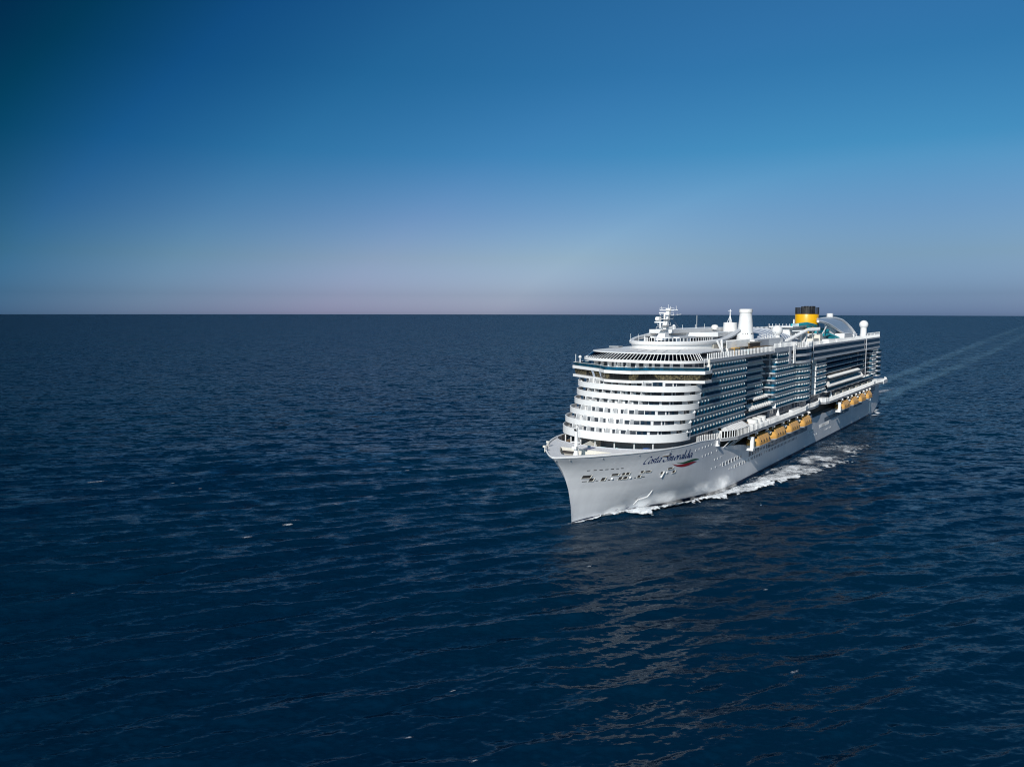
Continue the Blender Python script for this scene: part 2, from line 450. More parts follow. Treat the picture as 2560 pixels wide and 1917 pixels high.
M_CANVAS = mat('white_canvas', (0.82, 0.81, 0.78), 0.75, noise=0.06, scale=1.2)
M_STONE = mat('grey_beige_canvas', (0.42, 0.40, 0.35), 0.8, noise=0.2, scale=2.0)
M_TEALGLASS = glassy('teal_railing_glass', (0.05, 0.34, 0.50), 0.6, film=0.08, film_col=(0.10, 0.40, 0.52))
M_CLEAR = glassy('tinted_glass', (0.42, 0.48, 0.55), 1.3)
M_WALLX = cabin_wall_mat('cabin_wall_side', 'X', (0.25, 0.26, 0.29), (0.06, 0.07, 0.09))  # darker than the front wall: balcony shade put into the base colour
M_SCREEN = mat('screen_paint', (0.80, 0.80, 0.80), 0.5)
M_WALLY = cabin_wall_mat('cabin_wall_front', 'Y', (0.72, 0.72, 0.72))

# ------------------------------------------------------------------ the ship
ship = bpy.data.objects.new('cruise_ship', None)
col.objects.link(ship)
ship.location = SHIP_O
ship.rotation_euler = (0, 0, -(math.pi / 2 + PSI))
ship['label'] = 'huge white cruise ship with balconies in rows and a yellow funnel, under way'
ship['category'] = 'cruise ship'
random.seed(3)

# ---- hull
US_H = [0, 5, 10, 13.8, 16, 18, 20.3, 23]
US_U = [0, -0.5, -1.9, -3.8, -5.3, -7.2, -10.2, -14.0]
HT_S = [0, 12, 27, 45, 51, 57, 59, 59.05, 66, 78, 86, 300, 308, 320, 347]
HT_H = [20.3, 20.3, 20.1, 19.7, 19.1, 18.7, 18.5, 15.7, 15.1, 13.8, 12.6, 12.6, 13.2, 16.2, 16.8]
def hull_b(s, u, h):
    """half breadth at distance s aft of the local stem"""
    x = min(max(h / 20.2, 0), 1.0); g = min(max((s - 1) / 15, 0), 1)
    k = 1 - (1 - x) ** (1.0 + 1.7 * g)
    L = 80 * (46 / 80) ** k; p = 1.3 * (0.80 / 1.3) ** k
    b = 21.0 * math.sin(math.pi / 2 * min(max(s / L, 0), 1)) ** p
    if u > 270: b -= 1.8 * ((u - 270) / 65) ** 2
    return b
def hull_pt(s, h):
    us = lerp(h, US_H, US_U)
    u = us * (1 - min(s / 60, 1)) + s
    return u, hull_b(u - us if s < 60 else s, u, h)
def hull_at(u, h):
    """half breadth of the port side at u, h"""
    us = lerp(h, US_H, US_U)
    return hull_b(max(u - us, 0), u, h)
SC = [0, .15, .4, .8, 1.3, 2, 3, 4.2] + [5.4 + 1.2 * i for i in range(45)] + [59, 59.05, 62, 66, 70, 74, 78, 82, 86] + list(range(95, 300, 10)) + [300, 305, 310, 316, 322, 328, 335]
NR = 34
mb = MB()
for side in (1, -1):
    base = len(mb.v)
    for s in SC:
        hb = -2.0 if s <= 298 else -2.0 + 6.2 * ((s - 298) / 37) ** 1.2
        ht = lerp(s, HT_S, HT_H)
        for r in range(NR + 1):
            h = hb + (ht - hb) * r / NR
            u, b = hull_pt(s, h)
            mb.v.append((u, side * b, h))
    for i in range(len(SC) - 1):
        for r in range(NR):
            a = base + i * (NR + 1) + r
            f = (a, a + NR + 1, a + NR + 2, a + 1)
            mb.f.append(f if side > 0 else f[::-1]); mb.m.append(0)
n1 = (len(SC)) * (NR + 1); last = (len(SC) - 1) * (NR + 1)
mb.f.append(tuple(last + r for r in range(NR + 1)) + tuple(n1 + last + r for r in range(NR, -1, -1))); mb.m.append(0)     # transom
hull = mb.build('hull', M_HULL, ship, smooth=True)

def on_hull(name, polys, m, off=0.06, parent=None, thick=0.0):
    """flat marks given as polygons in (u, h), laid on the port side of the hull"""
    q = MB()
    for pl in polys:
        d = off
        P = [(u, hull_at(u, h) + d, h) for u, h in pl]
        if thick:
            n = len(pl); Q = [(u, hull_at(u, h) + d + thick, h) for u, h in pl]
            q.add(P + Q, [tuple(range(n, 2 * n))] + [(i, (i + 1) % n, n + (i + 1) % n, n + i) for i in range(n)])
        else: q.add(P, [tuple(range(len(pl)))])
        off += 0.0004
    return q.build(name, m, parent or hull)

# dark paint line along the waterline
q = MB()
us = list(np.concatenate([np.linspace(0.05, 90, 60), np.linspace(95, 300, 30)]))
for side in (1, -1):
    P = []
    for u in us:
        hi = 0.9 if u > 20 else 0.35 + 0.0275 * u
        for h in (-0.8, hi): P.append((u, side * (hull_at(u, max(h, 0)) + 0.03), h))
    q.add(P, [(2 * i, 2 * i + 2, 2 * i + 3, 2 * i + 1) for i in range(len(us) - 1)])
q.build('boot_stripe', M_BOOT, hull)

# the ship's name, written with a broad pen
GL = {
 'C': (1.25, [[(1.18, 1.4), (1.08, 1.62), (.8, 1.72), (.42, 1.5), (.16, 1.0), (.12, .5), (.3, .12), (.62, 0), (.98, .14), (1.2, .4)]]),
 'o': (.85, [[(.42 + .34 * math.cos(a * math.pi / 6 + .6), .5 + .5 * math.sin(a * math.pi / 6 + .6)) for a in range(13)]]),
 's': (.68, [[(.6, .85), (.45, 1), (.22, .96), (.12, .76), (.3, .55), (.48, .38), (.48, .15), (.28, 0), (.03, .08)]]),
 't': (.58, [[(.3, 1.5), (.18, .3), (.28, .02), (.55, .14)], [(-.04, 1.0), (.52, 1.02)]]),
 'a': (.92, [[(.66, .9), (.42, 1), (.14, .74), (.06, .34), (.2, 0), (.42, .1), (.64, .6)], [(.74, 1), (.64, .22), (.72, 0), (.94, .14)]]),
 'S': (1.2, [[(1.18, 1.32), (1.08, 1.62), (.74, 1.78), (.40, 1.62), (.34, 1.28), (.56, 1.0), (.84, .72), (.90, .36), (.70, .04), (.34, -.04), (.04, .12), (-.06, .46)]]),
 'm': (1.25, [[(0, 0), (.12, 1)], [(.1, .62), (.32, 1), (.46, .9), (.42, 0)], [(.46, .62), (.7, 1), (.86, .9), (.82, .16), (.92, 0), (1.12, .12)]]),
 'e': (.74, [[(.08, .48), (.58, .62), (.6, .88), (.4, 1), (.12, .76), (.06, .35), (.24, 0), (.62, .22)]]),
 'r': (.62, [[(.05, 0), (.14, 1)], [(.12, .6), (.34, 1), (.56, .92)]]),
 'l': (.46, [[(.22, 1.95), (.1, .25), (.18, 0), (.4, .12)]]),
 'd': (.95, [[(.66, .9), (.42, 1), (.14, .74), (.06, .34), (.2, 0), (.42, .1), (.64, .6)], [(.82, 1.95), (.66, .22), (.74, 0), (.96, .14)]]),
 ' ': (.55, [])}
def lettering(text, place, nib=(0.15, 0.10)):
    polys = []; x = 0
    for ch in text:
        w, strokes = GL[ch]
        for st in strokes:
            st2 = []
            for (a, b) in zip(st, st[1:]):
                st2 += [(a[0] + (b[0] - a[0]) * k / 2, a[1] + (b[1] - a[1]) * k / 2) for k in range(2)]
            st2.append(st[-1])
            for a, b in zip(st2, st2[1:]):
                A = [(a[0] - nib[0] / 2, a[1] - nib[1] / 2), (a[0] + nib[0] / 2, a[1] + nib[1] / 2)]
                B = [(b[0] + nib[0] / 2, b[1] + nib[1] / 2), (b[0] - nib[0] / 2, b[1] - nib[1] / 2)]
                polys.append([place(x + px_, py_) for px_, py_ in A + B])
        x += w
    return polys, x

NX, NY = 1.66, 1.34
def name_place(x, y):
    t = x / 11.84
    return (14.7 + 14.82 * t + 6.38 * t * t + y * 0.36, 16.2 + 0.65 * t - 0.95 * t * t + y * NY)
polys, wtot = lettering('Costa Smeralda', name_place, (0.20, 0.17))
on_hull('name_lettering', polys, M_NAME, 0.03)
def ribbon(top, bot, n=24):
    T = [(lerp(k / n, np.linspace(0, 1, len(top)), [p[0] for p in top]), lerp(k / n, np.linspace(0, 1, len(top)), [p[1] for p in top])) for k in range(n + 1)]
    B = [(lerp(k / n, np.linspace(0, 1, len(bot)), [p[0] for p in bot]), lerp(k / n, np.linspace(0, 1, len(bot)), [p[1] for p in bot])) for k in range(n + 1)]
    return [[T[k], T[k + 1], B[k + 1], B[k]] for k in range(n)]
def curve_pts(P, n=10):
    """smooth curve through four points"""
    return [tuple(np.array(P[0]) * (1 - t) ** 3 + 3 * np.array(P[1]) * t * (1 - t) ** 2 + 3 * np.array(P[2]) * t * t * (1 - t) + np.array(P[3]) * t ** 3) for t in np.linspace(0, 1, n)]
o = on_hull('swoosh_stripe', ribbon(curve_pts([(28.5, 15.1), (32.4, 14.3), (36.5, 16.1), (41.4, 14.4)]), curve_pts([(28.5, 15.05), (33.5, 13.5), (36.5, 15.0), (41.4, 14.35)])), M_GREEN)
o['label'] = 'green upper swoosh under the name'
o = on_hull('swoosh_stripe', ribbon(curve_pts([(26.4, 15.05), (30.2, 13.5), (34.6, 14.9), (39.6, 14.05)]), curve_pts([(26.4, 15.0), (31, 12.4), (35.6, 13.6), (39.6, 14.0)])), M_RED)
o['label'] = 'red lower swoosh under the name'

def painted_opening(name, u0, u1, h0, h1, lip=True):
    """a dark quad for the shade inside an opening, a raised cream lip for its sunlit reveal"""
    o = on_hull(name, [[(u0, h0), (u1, h0), (u1, h1), (u0, h1)]], M_DARK, 0.05)  # flat dark quad on the plating stands for the shade inside
    if lip:
        k = 0.14
        on_hull('sunlit_reveal_lip', [[(u0 - k, h0 - k), (u1 + k, h0 - k), (u1 + k, h0), (u0 - k, h0)], [(u1, h0), (u1 + k, h0), (u1 + k, h1), (u1, h1)]], M_CREAM, 0.02, o, 0.18)  # cream lip below and aft stands for the sunlit reveal
    return o
for u0, u1, h0, h1 in [(0.2, 2.2, 13.3, 14.15), (7.2, 8.9, 13.6, 14.15), (2.3, 3.3, 12.2, 13.15), (5.2, 6.1, 12.2, 13.1), (9.6, 10.5, 12.15, 12.95), (11.0, 11.9, 12.15, 12.95), (9.9, 10.7, 13.5, 14.2), (11.1, 11.9, 13.5, 14.2),
                       (15.0, 15.9, 12.2, 12.9), (15.4, 16.3, 13.6, 14.2), (17.0, 18.7, 13.6, 14.0), (22.8, 24.1, 12.3, 13.0), (27.6, 28.6, 12.1, 12.8), (25.2, 27.1, 13.5, 13.95)]:
    painted_opening('mooring_port_shade', u0, u1, h0, h1)
for u0, u1, h in [(0.8, 2.0, 12.1), (4.0, 4.6, 12.15), (7.0, 7.6, 12.1), (14.1, 14.6, 12.1), (16.6, 17.5, 12.1), (0.2, 0.9, 15.6), (1.7, 2.4, 15.6), (3.1, 3.9, 15.6), (4.5, 5.3, 15.6), (5.9, 6.7, 15.6), (7.4, 8.1, 15.6), (8.6, 9.3, 15.6)]:
    painted_opening('slot_shade', u0, u1, h, h + 0.22, False)
for u, h in [(8.1, 12.6), (13.0, 12.5), (25.4, 12.6)]:
    q = MB(); b = hull_at(u, h); q.ball(u, b - 0.3, h, 0.5, 12); q.build('round_cover', M_WHITE, hull, True)
q = MB(); q.tube((23.9, hull_at(23.9, 13) + .15, 13.0), (23.5, hull_at(23.5, 11.2) + .2, 11.2), .22, n=6); q.build('chute', M_WHITE, hull)
o = on_hull('anchor_pocket_shade', [[(20.7, 2.7), (20.3, 4.3), (23.2, 4.9), (23.2, 7.1), (20.0, 6.4), (19.0, 4.8)]], M_SLAB, 0.02)  # flat darker polygon stands for the shade inside the pocket
q = MB()
q.pipe([(u, hull_at(u, h) + d, h) for u, h, d in ((20.8, 2.5, .02), (20.5, 3.4, .1), (20.4, 4.3, .17), (21.8, 4.6, .22), (23.1, 4.9, .2), (23.2, 5.8, .12), (23.2, 7.1, .02))], 0.15, 6)
q.build('ledge', M_WHITE, o)
for u in (15.9, 19.6, 23.1, 27.0):
    on_hull('thruster_mark', [[(u - .5, 1.2), (u + .1, 1.2), (u + .5, 1.8), (u - .1, 1.8)]], M_NAME)

# portholes: raised frames with dark glass, those nearest the bow first
port_specs = []
for h, U in ((17.6, np.arange(38.8, 53, 2.6)), (14.9, [44.1, 46.8, 49.4, 52.0, 56.5]), (12.2, [54.7, 57.3, 60.5]), (9.6, [52, 56, 60.0])): port_specs += [(u, h, .28, .28) for u in U]
for u in np.arange(62.8, 80, 2.8): port_specs.append((u, 9.45, .85, .75))
for u in np.arange(68.5, 89, 2.7): port_specs.append((u, 6.9, .65 if u > 73 else .3, .6 if u > 73 else .3))
for u in np.arange(168.8, 176, 1.6): port_specs.append((u, 6.95, .5, .7))
for u in np.arange(187.2, 206, 2.1): port_specs.append((u, 7.2, .6, .75))
for u in list(np.arange(169, 184, 2.6)) + list(np.arange(197.6, 210, 2.6)): port_specs.append((u, 4.4, .28, .28))
for u, h, w, t in port_specs:
    q = MB(); b = hull_at(u, h)
    q.box(u - w, u + w, b - .05, b + .08, h - t, h + t); fr = q.build('porthole', M_WHITE, hull)
    q = MB(); q.box(u - w * .62, u + w * .62, b + .08, b + .085, h - t * .62, h + t * .62); q.build('pane', M_NAVYGLASS, fr)
# long rows of tall dark windows below the lifeboats
rows = [(u, 9.0, .5, .95) for u in np.arange(88.7, 100, 1.75)] + [(u, 9.0, .34, .5) for u in np.arange(101, 108, 1.75)] + [(u, 9.0, .55, .95) for u in np.arange(108.9, 165, 1.75)] \
     + [(u, 6.9, .3, .5) for u in list(np.arange(90.9, 104, 1.9)) + list(np.arange(106.8, 150, 1.9))] + [(u, 9.3, .6, 1.0) for u in np.arange(196, 246, 1.75)] + [(u, 9.6, .55, .8) for u in np.arange(258, 279, 1.75)]
first = MB()
for i, (u, h, w, t) in enumerate(rows):
    q = MB() if i < 60 else first
    b = hull_at(u, h); q.box(u - w, u + w, b - .05, b + .04, h - t, h + t)
    if i < 60: q.build('hull_window', M_NAVYGLASS, hull)
o = first.build('hull_window', M_NAVYGLASS, hull); o['kind'] = 'stuff'

q = MB(); q.box(298.5, 299.1, 20.9, 21.45, 2.0, 14.0); q.build('fender_strip', M_WHITE, hull)
q = MB(); q.lathe(55.9, 21.3, [(.35, 16.4), (.8, 16.5), (.8, 16.9), (.35, 17.1), (.3, 18.3)], 12); q.build('side_beacon', M_WHITE, hull, True)

M_FOREDECK = mat('foredeck_paint', (0.70, 0.70, 0.71), 0.5, noise=0.06, scale=0.5)
# ---- foredeck: smooth cover right round the bow with a well in the middle, an open lounge deck behind it
def rim(inset, u_max, full=False):
    P = []
    for s in SC:
        h = lerp(s, HT_S, HT_H); u, b = hull_pt(s, h)
        if u > u_max: break
        if b > inset: P.append((u + inset * (1 if s < 6 else 0.0), max(b - inset, 0.0)) + ((h,) if full else ()))
    return P
deck_h = lambda u: lerp(u, [-12, 0, 30, 60], [20.12, 20.12, 19.75, 18.9])
edge = rim(0.35, 24)
port_e = [(-9.4, 0)] + edge
inner = arc(12.3, 13, 19.2, 2.0, 10)
well = [(7.6, 0), (7.8, 5), (7.9, 8.6), (5.0, 7.2), (1.0, 4.6), (-2.6, 2.0), (-3.6, 0)]
bm = bmesh.new()
def loop(pts):
    vs = [bm.verts.new((-u, v, deck_h(u))) for u, v in pts]
    for a, b in zip(vs, vs[1:] + vs[:1]): bm.edges.new((a, b))
outer = both(port_e) + [p for p in both(inner)[::-1]]
loop(outer); loop([(u, v) for u, v in well] + [(u, -v) for u, v in well[-2:0:-1]])
bmesh.ops.triangle_fill(bm, use_beauty=True, use_dissolve=False, edges=bm.edges[:])
bmesh.ops.recalc_face_normals(bm, faces=bm.faces)
for f in bm.faces:
    if f.normal.z < 0: f.normal_flip()
me = bpy.data.meshes.new('foredeck'); bm.to_mesh(me); bm.free(); me.materials.append(M_FOREDECK)
o = bpy.data.objects.new('foredeck', me); col.objects.link(o); o.parent = ship
foredeck = o
q = MB(); ring_ = [(u, v) for u, v in well] + [(u, -v) for u, v in well[-2:0:-1]]
q.prism(ring_, 18.3, lambda p: deck_h(p[0]) - .004, caps=False)
q.add([(u, v, 18.32) for u, v in ring_], [tuple(range(len(ring_)))])
q.build('mooring_well', M_CREAM, foredeck)
q = MB(); q.box(7.2, 7.5, 5.2, 8.2, 18.5, 19.4); q.box(7.0, 7.3, -7.4, -2.5, 18.5, 19.2); q.build('locker', M_DARK, foredeck)
q = MB(); q.box(7.58, 12.5, -.6, .6, 19.97, 20.14); q.build('walkway_slot_shade', M_NAME, foredeck)  # dark strip laid on the deck for the shaded walkway slot
# rounded coaming along the bow rail and the well
q = MB()
rail = [(-9.75, 0, 20.3)] + rim(0.16, 55, True)
q.pipe([(u, -v, h + 0.05) for u, v, h in rail[:0:-1]] + [(u, v, h + 0.05) for u, v, h in rail], 0.27, 6)
q.build('bow_rail', M_WHITE, foredeck, True)
q = MB(); q.pipe([(u, v, deck_h(u) + .28) for u, v in both(inner)], 0.22, 6); q.wall(both(inner), 18.2, lambda p: deck_h(p[0]) + .2, .2); q.build('breakwater', M_DECK, foredeck)
for (u, v) in ((-8.9, 2.6), (-6.2, 6.1), (1.5, 11.2), (12, 16.6), (24, 19.7)):
    q = MB(); v = hull_at(u, 19.5) - .05; q.box(u - .3, u + .3, v - .3, v + .12, 19.35, 19.6); q.build('fairlead', M_GREY, foredeck)
q = MB()
q.lathe(2.2, 0, [(1.1, 18.35), (.85, 19.6), (.62, 20.2), (.5, 24.6), (.42, 27.0)], 16)
q.box(1.7, 2.7, -1.4, 1.4, 22.9, 23.1); q.tube((2.2, 0, 27), (2.2, 0, 28.2), .1); q.box(1.7, 2.2, -.5, .5, 26.5, 27.1); q.box(.9, 1.8, -.7, .7, 21.2, 21.9)
q.tube((2.9, .5, 20.2), (2.9, .5, 26.2), .1)
fm = q.build('foremast', M_WHITE, ship, True)
q = MB(); q.box(1.5, 1.75, -.35, .35, 26.3, 26.9); q.build('lamp', M_BLACK, fm)
for uu, vv in ((5.5, -11.6), (-1.5, -8.2)):
    q = MB(); q.tube((uu, vv, 19.9), (uu, vv, 21.4), .15); q.box(uu - .35, uu + .3, vv - .45, vv + .4, 21.2, 21.75); q.build('floodlight', M_CREAM, ship)

# lounge deck below the first tier
q = MB(); q.prism(both(arc(12.4, 13, 19.1, 2.0) + [(58, 19.9)]), 17.9, 18.2); lounge = q.build('lounge_deck', M_TEAK, ship)
q = MB(); q.wall(both(arc(24.5, 9, 18.2, 2.2) + [(60, 18.4)]), 18.2, 22.2, .3); q.build('lounge_wall', M_GREY, ship)
for v in (-16.5, -13, -8.5, -3, 3.5, 9.5, 14.5):
    uu = lerp(abs(v), [p[1] for p in arc(18.4, 12, 19.5)], [p[0] for p in arc(18.4, 12, 19.5)])
    q = MB(); q.tube((uu, v, 18.2), (uu, v, 21.9), .2); q.build('column', M_WHITE, ship)
q = MB(); q.add([(13.6, -6.6, 18.2), (22, -3.2, 18.2), (22, -3.0, 18.2), (13.6, -6.3, 18.2), (13.6, -6.6, 19.2), (22, -3.2, 21.9), (22, -3.0, 21.9), (13.6, -6.3, 19.2)], [(0, 1, 5, 4), (2, 3, 7, 6), (4, 5, 6, 7), (0, 4, 7, 3), (1, 2, 6, 5)])
q.build('wind_screen', M_CREAM, ship)

for k, (uu, vv) in enumerate(((15.2, -3.4), (16.6, 0.2), (15.4, 2.6), (17.4, 4.6), (16.2, 7.4), (18.0, 9.6), (17.2, 12.4), (20.5, 14.2), (15.4, -6.2), (19.6, 11.6))):
    t = bpy.data.objects.new('daybed', None) if k == 0 else bed.copy()
    col.objects.link(t)
    if k == 0:
        bed = t
        q = MB(); q.box(-.95, .95, -1.0, 1.0, 0, .42); q.box(-.9, .9, -.95, .95, .42, .62); b1 = q.build('mattress', M_CUSHION, bed)
        q = MB(); q.add([(.55, -1, .6), (.95, -1, .6), (1.2, -1, 1.25), (.85, -1, 1.3), (.55, 1, .6), (.95, 1, .6), (1.2, 1, 1.25), (.85, 1, 1.3)], [(0, 1, 2, 3), (7, 6, 5, 4), (0, 3, 7, 4), (1, 5, 6, 2), (2, 6, 7, 3)]); b2 = q.build('backrest', M_CUSHION, bed)
    else:
        for p in (b1, b2):
            c = p.copy(); col.objects.link(c); c.parent = t
    t.location = Vector(SHIP_O) + AFT * uu + PORT * vv + Vector((0, 0, 18.2)); t.rotation_euler = (0, 0, -(math.pi / 2 + PSI) + (k % 3 - 1) * .4)
    t['label'] = 'pale teal daybed on the open lounge deck below the lowest white tier'; t['category'] = 'daybed'; t['group'] = 'teal daybeds on the forward lounge deck'
q = MB(); q.box(19.0, 20.6, 12.6, 14.2, 18.2, 20.1); q.build('blue_locker', M_LOUNGER, ship)
# ---- decks
L = [22.6, 25.5, 28.2, 30.9, 33.6, 36.3, 38.95, 41.8, 44.6]
C_ = [16.5, 18.9, 21.8, 24.6, 26.1, 26.8]
D_ = 16.0; W_ = 20.9
for k in range(6):
    lo, hi = (21.6, 23.9) if k == 0 else (L[k] - .62, L[k] + 1.02)
    path = both(arc(C_[k], D_ + (2 if k == 0 else 0), W_ + .1, 2.2, 18, 0.985))
    q = MB(); q.wall(path, lo, hi, .3)
    q.pipe([(u, v, hi) for u, v in offset(path, .12)], .16, 6)
    o = q.build('front_parapet', M_WHITE, ship, True)
    if k == 0: o['label'] = 'lowest and tallest white parapet above the lounge deck'
    # floor and the soffit behind the parapet
    q = MB(); q.prism(offset(path, .3) + [(46, 19.5), (46, -19.5)], L[k] - .3, L[k], 0); q.build('tier_deck', M_SLAB, ship)
    wall_c = both(arc(C_[k] + 2.7, D_ - .5, 18.9, 2.2, 14, .97))
    top = L[k + 1] - .3
    q = MB(); q.wall(wall_c, L[k], top, .25)
    o = q.build('front_cabin_wall', M_WALLY, ship)
    # angled white screens between the front balconies
    for (p, d) in walk(wall_c, 3.3, 1.4):
        if abs(p[1]) > 13.5 or p[1] > 8.5: continue
        a = C_[k] + .55 + max(0, lerp(abs(p[1]), [x[1] for x in arc(0, D_, W_)], [x[0] for x in arc(0, D_, W_)]))
        q = MB(); q.add([(p[0], p[1] - .08, L[k]), (a, p[1] - .5, L[k]), (a + .7, p[1] - .4, top), (p[0], p[1] - .08, top), (p[0], p[1] + .08, L[k]), (a, p[1] - .34, L[k]), (a + .7, p[1] - .24, top), (p[0], p[1] + .08, top)],
                        [(0, 1, 2, 3), (4, 7, 6, 5), (1, 5, 6, 2), (3, 2, 6, 7)])
        q.build('balcony_screen', M_WHITE, ship)
    # the port shoulder has a plain white wall with a few dark windows
    for v0, v1 in ((9.6, 10.7), (11.3, 12.3), (15.0, 16.6)):
        us_ = lambda v: lerp(v, [p[1] for p in arc(C_[k] + 2.7, D_ - .5, 18.9)], [p[0] for p in arc(C_[k] + 2.7, D_ - .5, 18.9)]) - .06
        q = MB(); q.add([(us_(v0), v0, L[k] + .1), (us_(v1), v1, L[k] + .1), (us_(v1), v1, L[k] + 2.1), (us_(v0), v0, L[k] + 2.1)], [(0, 1, 2, 3)]); q.build('front_window', M_NAVYGLASS, o)

# ---- navigating bridge with its swept wings
B_ = [(26.2, 0), (26.6, 4.6), (30.6, 8.6), (38.9, 23.2)]
bout = B_ + [(44.6, 23.2), (45.2, 20.4), (50, 19.5)]
bridge = bpy.data.objects.new('bridge', None); col.objects.link(bridge); bridge.parent = ship
q = MB(); q.prism(both(bout), 38.2, 38.98); q.build('bridge_floor', M_WHITE, bridge)
q = MB(); q.prism(both([(u - .15, v + (.1 if v > 20 else 0)) for u, v in bout]), 40.95, 41.9); q.build('bridge_roof', M_WHITE, bridge)
gl = [(u + .9, max(v - .55, 0) if v > 20 else v) for u, v in bout]
q = MB(); q.wall(both(gl[:6]), 38.98, 40.95, .1, lean=-.45); q.build('bridge_window', M_BRIDGEREFLECT, bridge)
q = MB()
for p, d in walk(both(offset(gl[:6], -.06)), 1.45, .6):
    q.tube((p[0], p[1], 38.98), (p[0] - d[1] * .45, p[1] + d[0] * .45, 40.95), .06, n=5)
q.build('window_mullions', M_BLACK, bridge)
for v in (-12.2, -7.8): 
    uu = lerp(abs(v), [p[1] for p in B_], [p[0] for p in B_])
    q = MB(); q.add([(uu + .6, v, 38.98), (uu + .6, v + .8, 38.98), (uu + .1, v + .3, 40.95), (uu + .1, v - .5, 40.95)], [(0, 1, 2, 3)]); q.build('corner_panel', M_SILVER, bridge)
q = MB(); q.wall(both([(u + .35, v - (.3 if v > 20 else 0)) for u, v in bout[:6]]), 41.9, 42.95, .06); bal = q.build('glass_railing', M_TEALGLASS, bridge)
q = MB(); q.pipe([(u + .35, v - (.3 if v > 20 else 0), 43.0) for u, v in both(bout[:6])], .07, 5); q.build('handrail', M_WHITE, bridge)
for s_ in (-1, 1):
    q = MB(); q.tube((40, s_ * 21.8, 38.3), (38.5, s_ * 18.6, 35.6), .2); q.build('wing_strut', M_WHITE, bridge)
    q = MB(); q.tube((39.6, s_ * 22.6, 41.9), (39.6, s_ * 22.6, 45.6), .09); q.build('whip_aerial', M_WHITE, bridge)
q = MB(); q.tube((41.5, -22.0, 41.9), (41.5, -22.0, 44), .2); q.ball(41.5, -22.0, 44.6, .55, 14); q.build('wing_radome', M_WHITE, bridge, True)
q = MB(); q.lathe(43.5, 22.6, [(.5, 41.9), (.6, 43.3), (.3, 43.9), (.45, 44.6), (.3, 45.3)], 12); q.build('wing_searchlight', M_CREAM, bridge, True)
q = MB(); q.wall(both(arc(36.0, 11, 17.8, 2.4) + [(50, 18.2)]), 41.9, 44.1, .25); q.build('front_cabin_wall', M_WALLY, ship)
q = MB(); q.wall(both(arc(31.5, 11, 18.4, 2.4) + [(50, 18.9)]), 37.0, 38.3, .25); q.build('front_cabin_wall', M_WALLY, ship)
q = MB()
for s_ in np.arange(-14, 9, 3.3):
    uu = lerp(abs(s_), [p[1] for p in arc(33.6, 11, 19)], [p[0] for p in arc(33.6, 11, 19)])
    q = MB(); q.add([(uu + 2.6, s_, 41.9), (uu + .4, s_ - .4, 41.9), (uu + 1.0, s_ - .3, 44.0), (uu + 2.6, s_, 44.0), (uu + 2.6, s_ + .15, 41.9), (uu + .4, s_ - .25, 41.9), (uu + 1.0, s_ - .15, 44.0), (uu + 2.6, s_ + .15, 44.0)], [(0, 1, 2, 3), (4, 7, 6, 5), (1, 5, 6, 2), (3, 2, 6, 7)])
    q.build('balcony_screen', M_WHITE, ship)

# ---- observation deck: raked glass all round the front, white roof
rimp = both(arc(32.3, 13, 20.7, 2.3, 18) + [(47, 20.9)])
q = MB(); q.prism(rimp + [(60, 20.5), (60, -20.5)], 44.05, 44.9); q.build('observation_deck', M_WHITE, ship, True)
obs = both(arc(32.9, 12.5, 20.2, 2.3, 22))
q = MB(); q.wall(obs, 44.9, 46.75, .06, lean=2.2); og = q.build('raked_glass', M_CLEAR, ship)
q = MB()
up_ = offset(obs, 2.2)
for (p, d), (p2, d2) in zip(walk(obs, 1.25), walk(up_, 1.25 * sum(math.dist(a, b) for a, b in zip(up_, up_[1:])) / sum(math.dist(a, b) for a, b in zip(obs, obs[1:])))):
    q.tube((p[0], p[1], 44.9), (p2[0], p2[1] + .9, 46.8), .10, n=5)
q.build('glazing_bars', M_WHITE, og)
q = MB()
ro = both(arc(34.6, 13, 18.6, 2.3, 18) + [(52, 17.9), (68, 16.9), (76, 14)])
ri = both(arc(46, 12, 14.0, 2.2, 18) + [(62, 14.0), (70, 13.8), (76, 13)])
q.prism(ro, 46.75, 47.05)
q.prism(ro, 47.05, 47.7, out2=ri)
roof = q.build('observation_roof', M_WHITE, ship)
q = MB()
for v in np.arange(-14, 15, 4.0):
    uu = lerp(abs(v), [p[1] for p in arc(34.6, 13, 18.6)], [p[0] for p in arc(34.6, 13, 18.6)])
    q.tube((uu + .2, v, 47.1), (uu + 9, v * .82, 47.66), .07, n=5)
q.build('roof_seams', M_SLAB, roof)
q = MB(); q.box(50, 53, -15.6, -12, 47.8, 48.2); q.build('roof_hatch', M_GREY, roof)

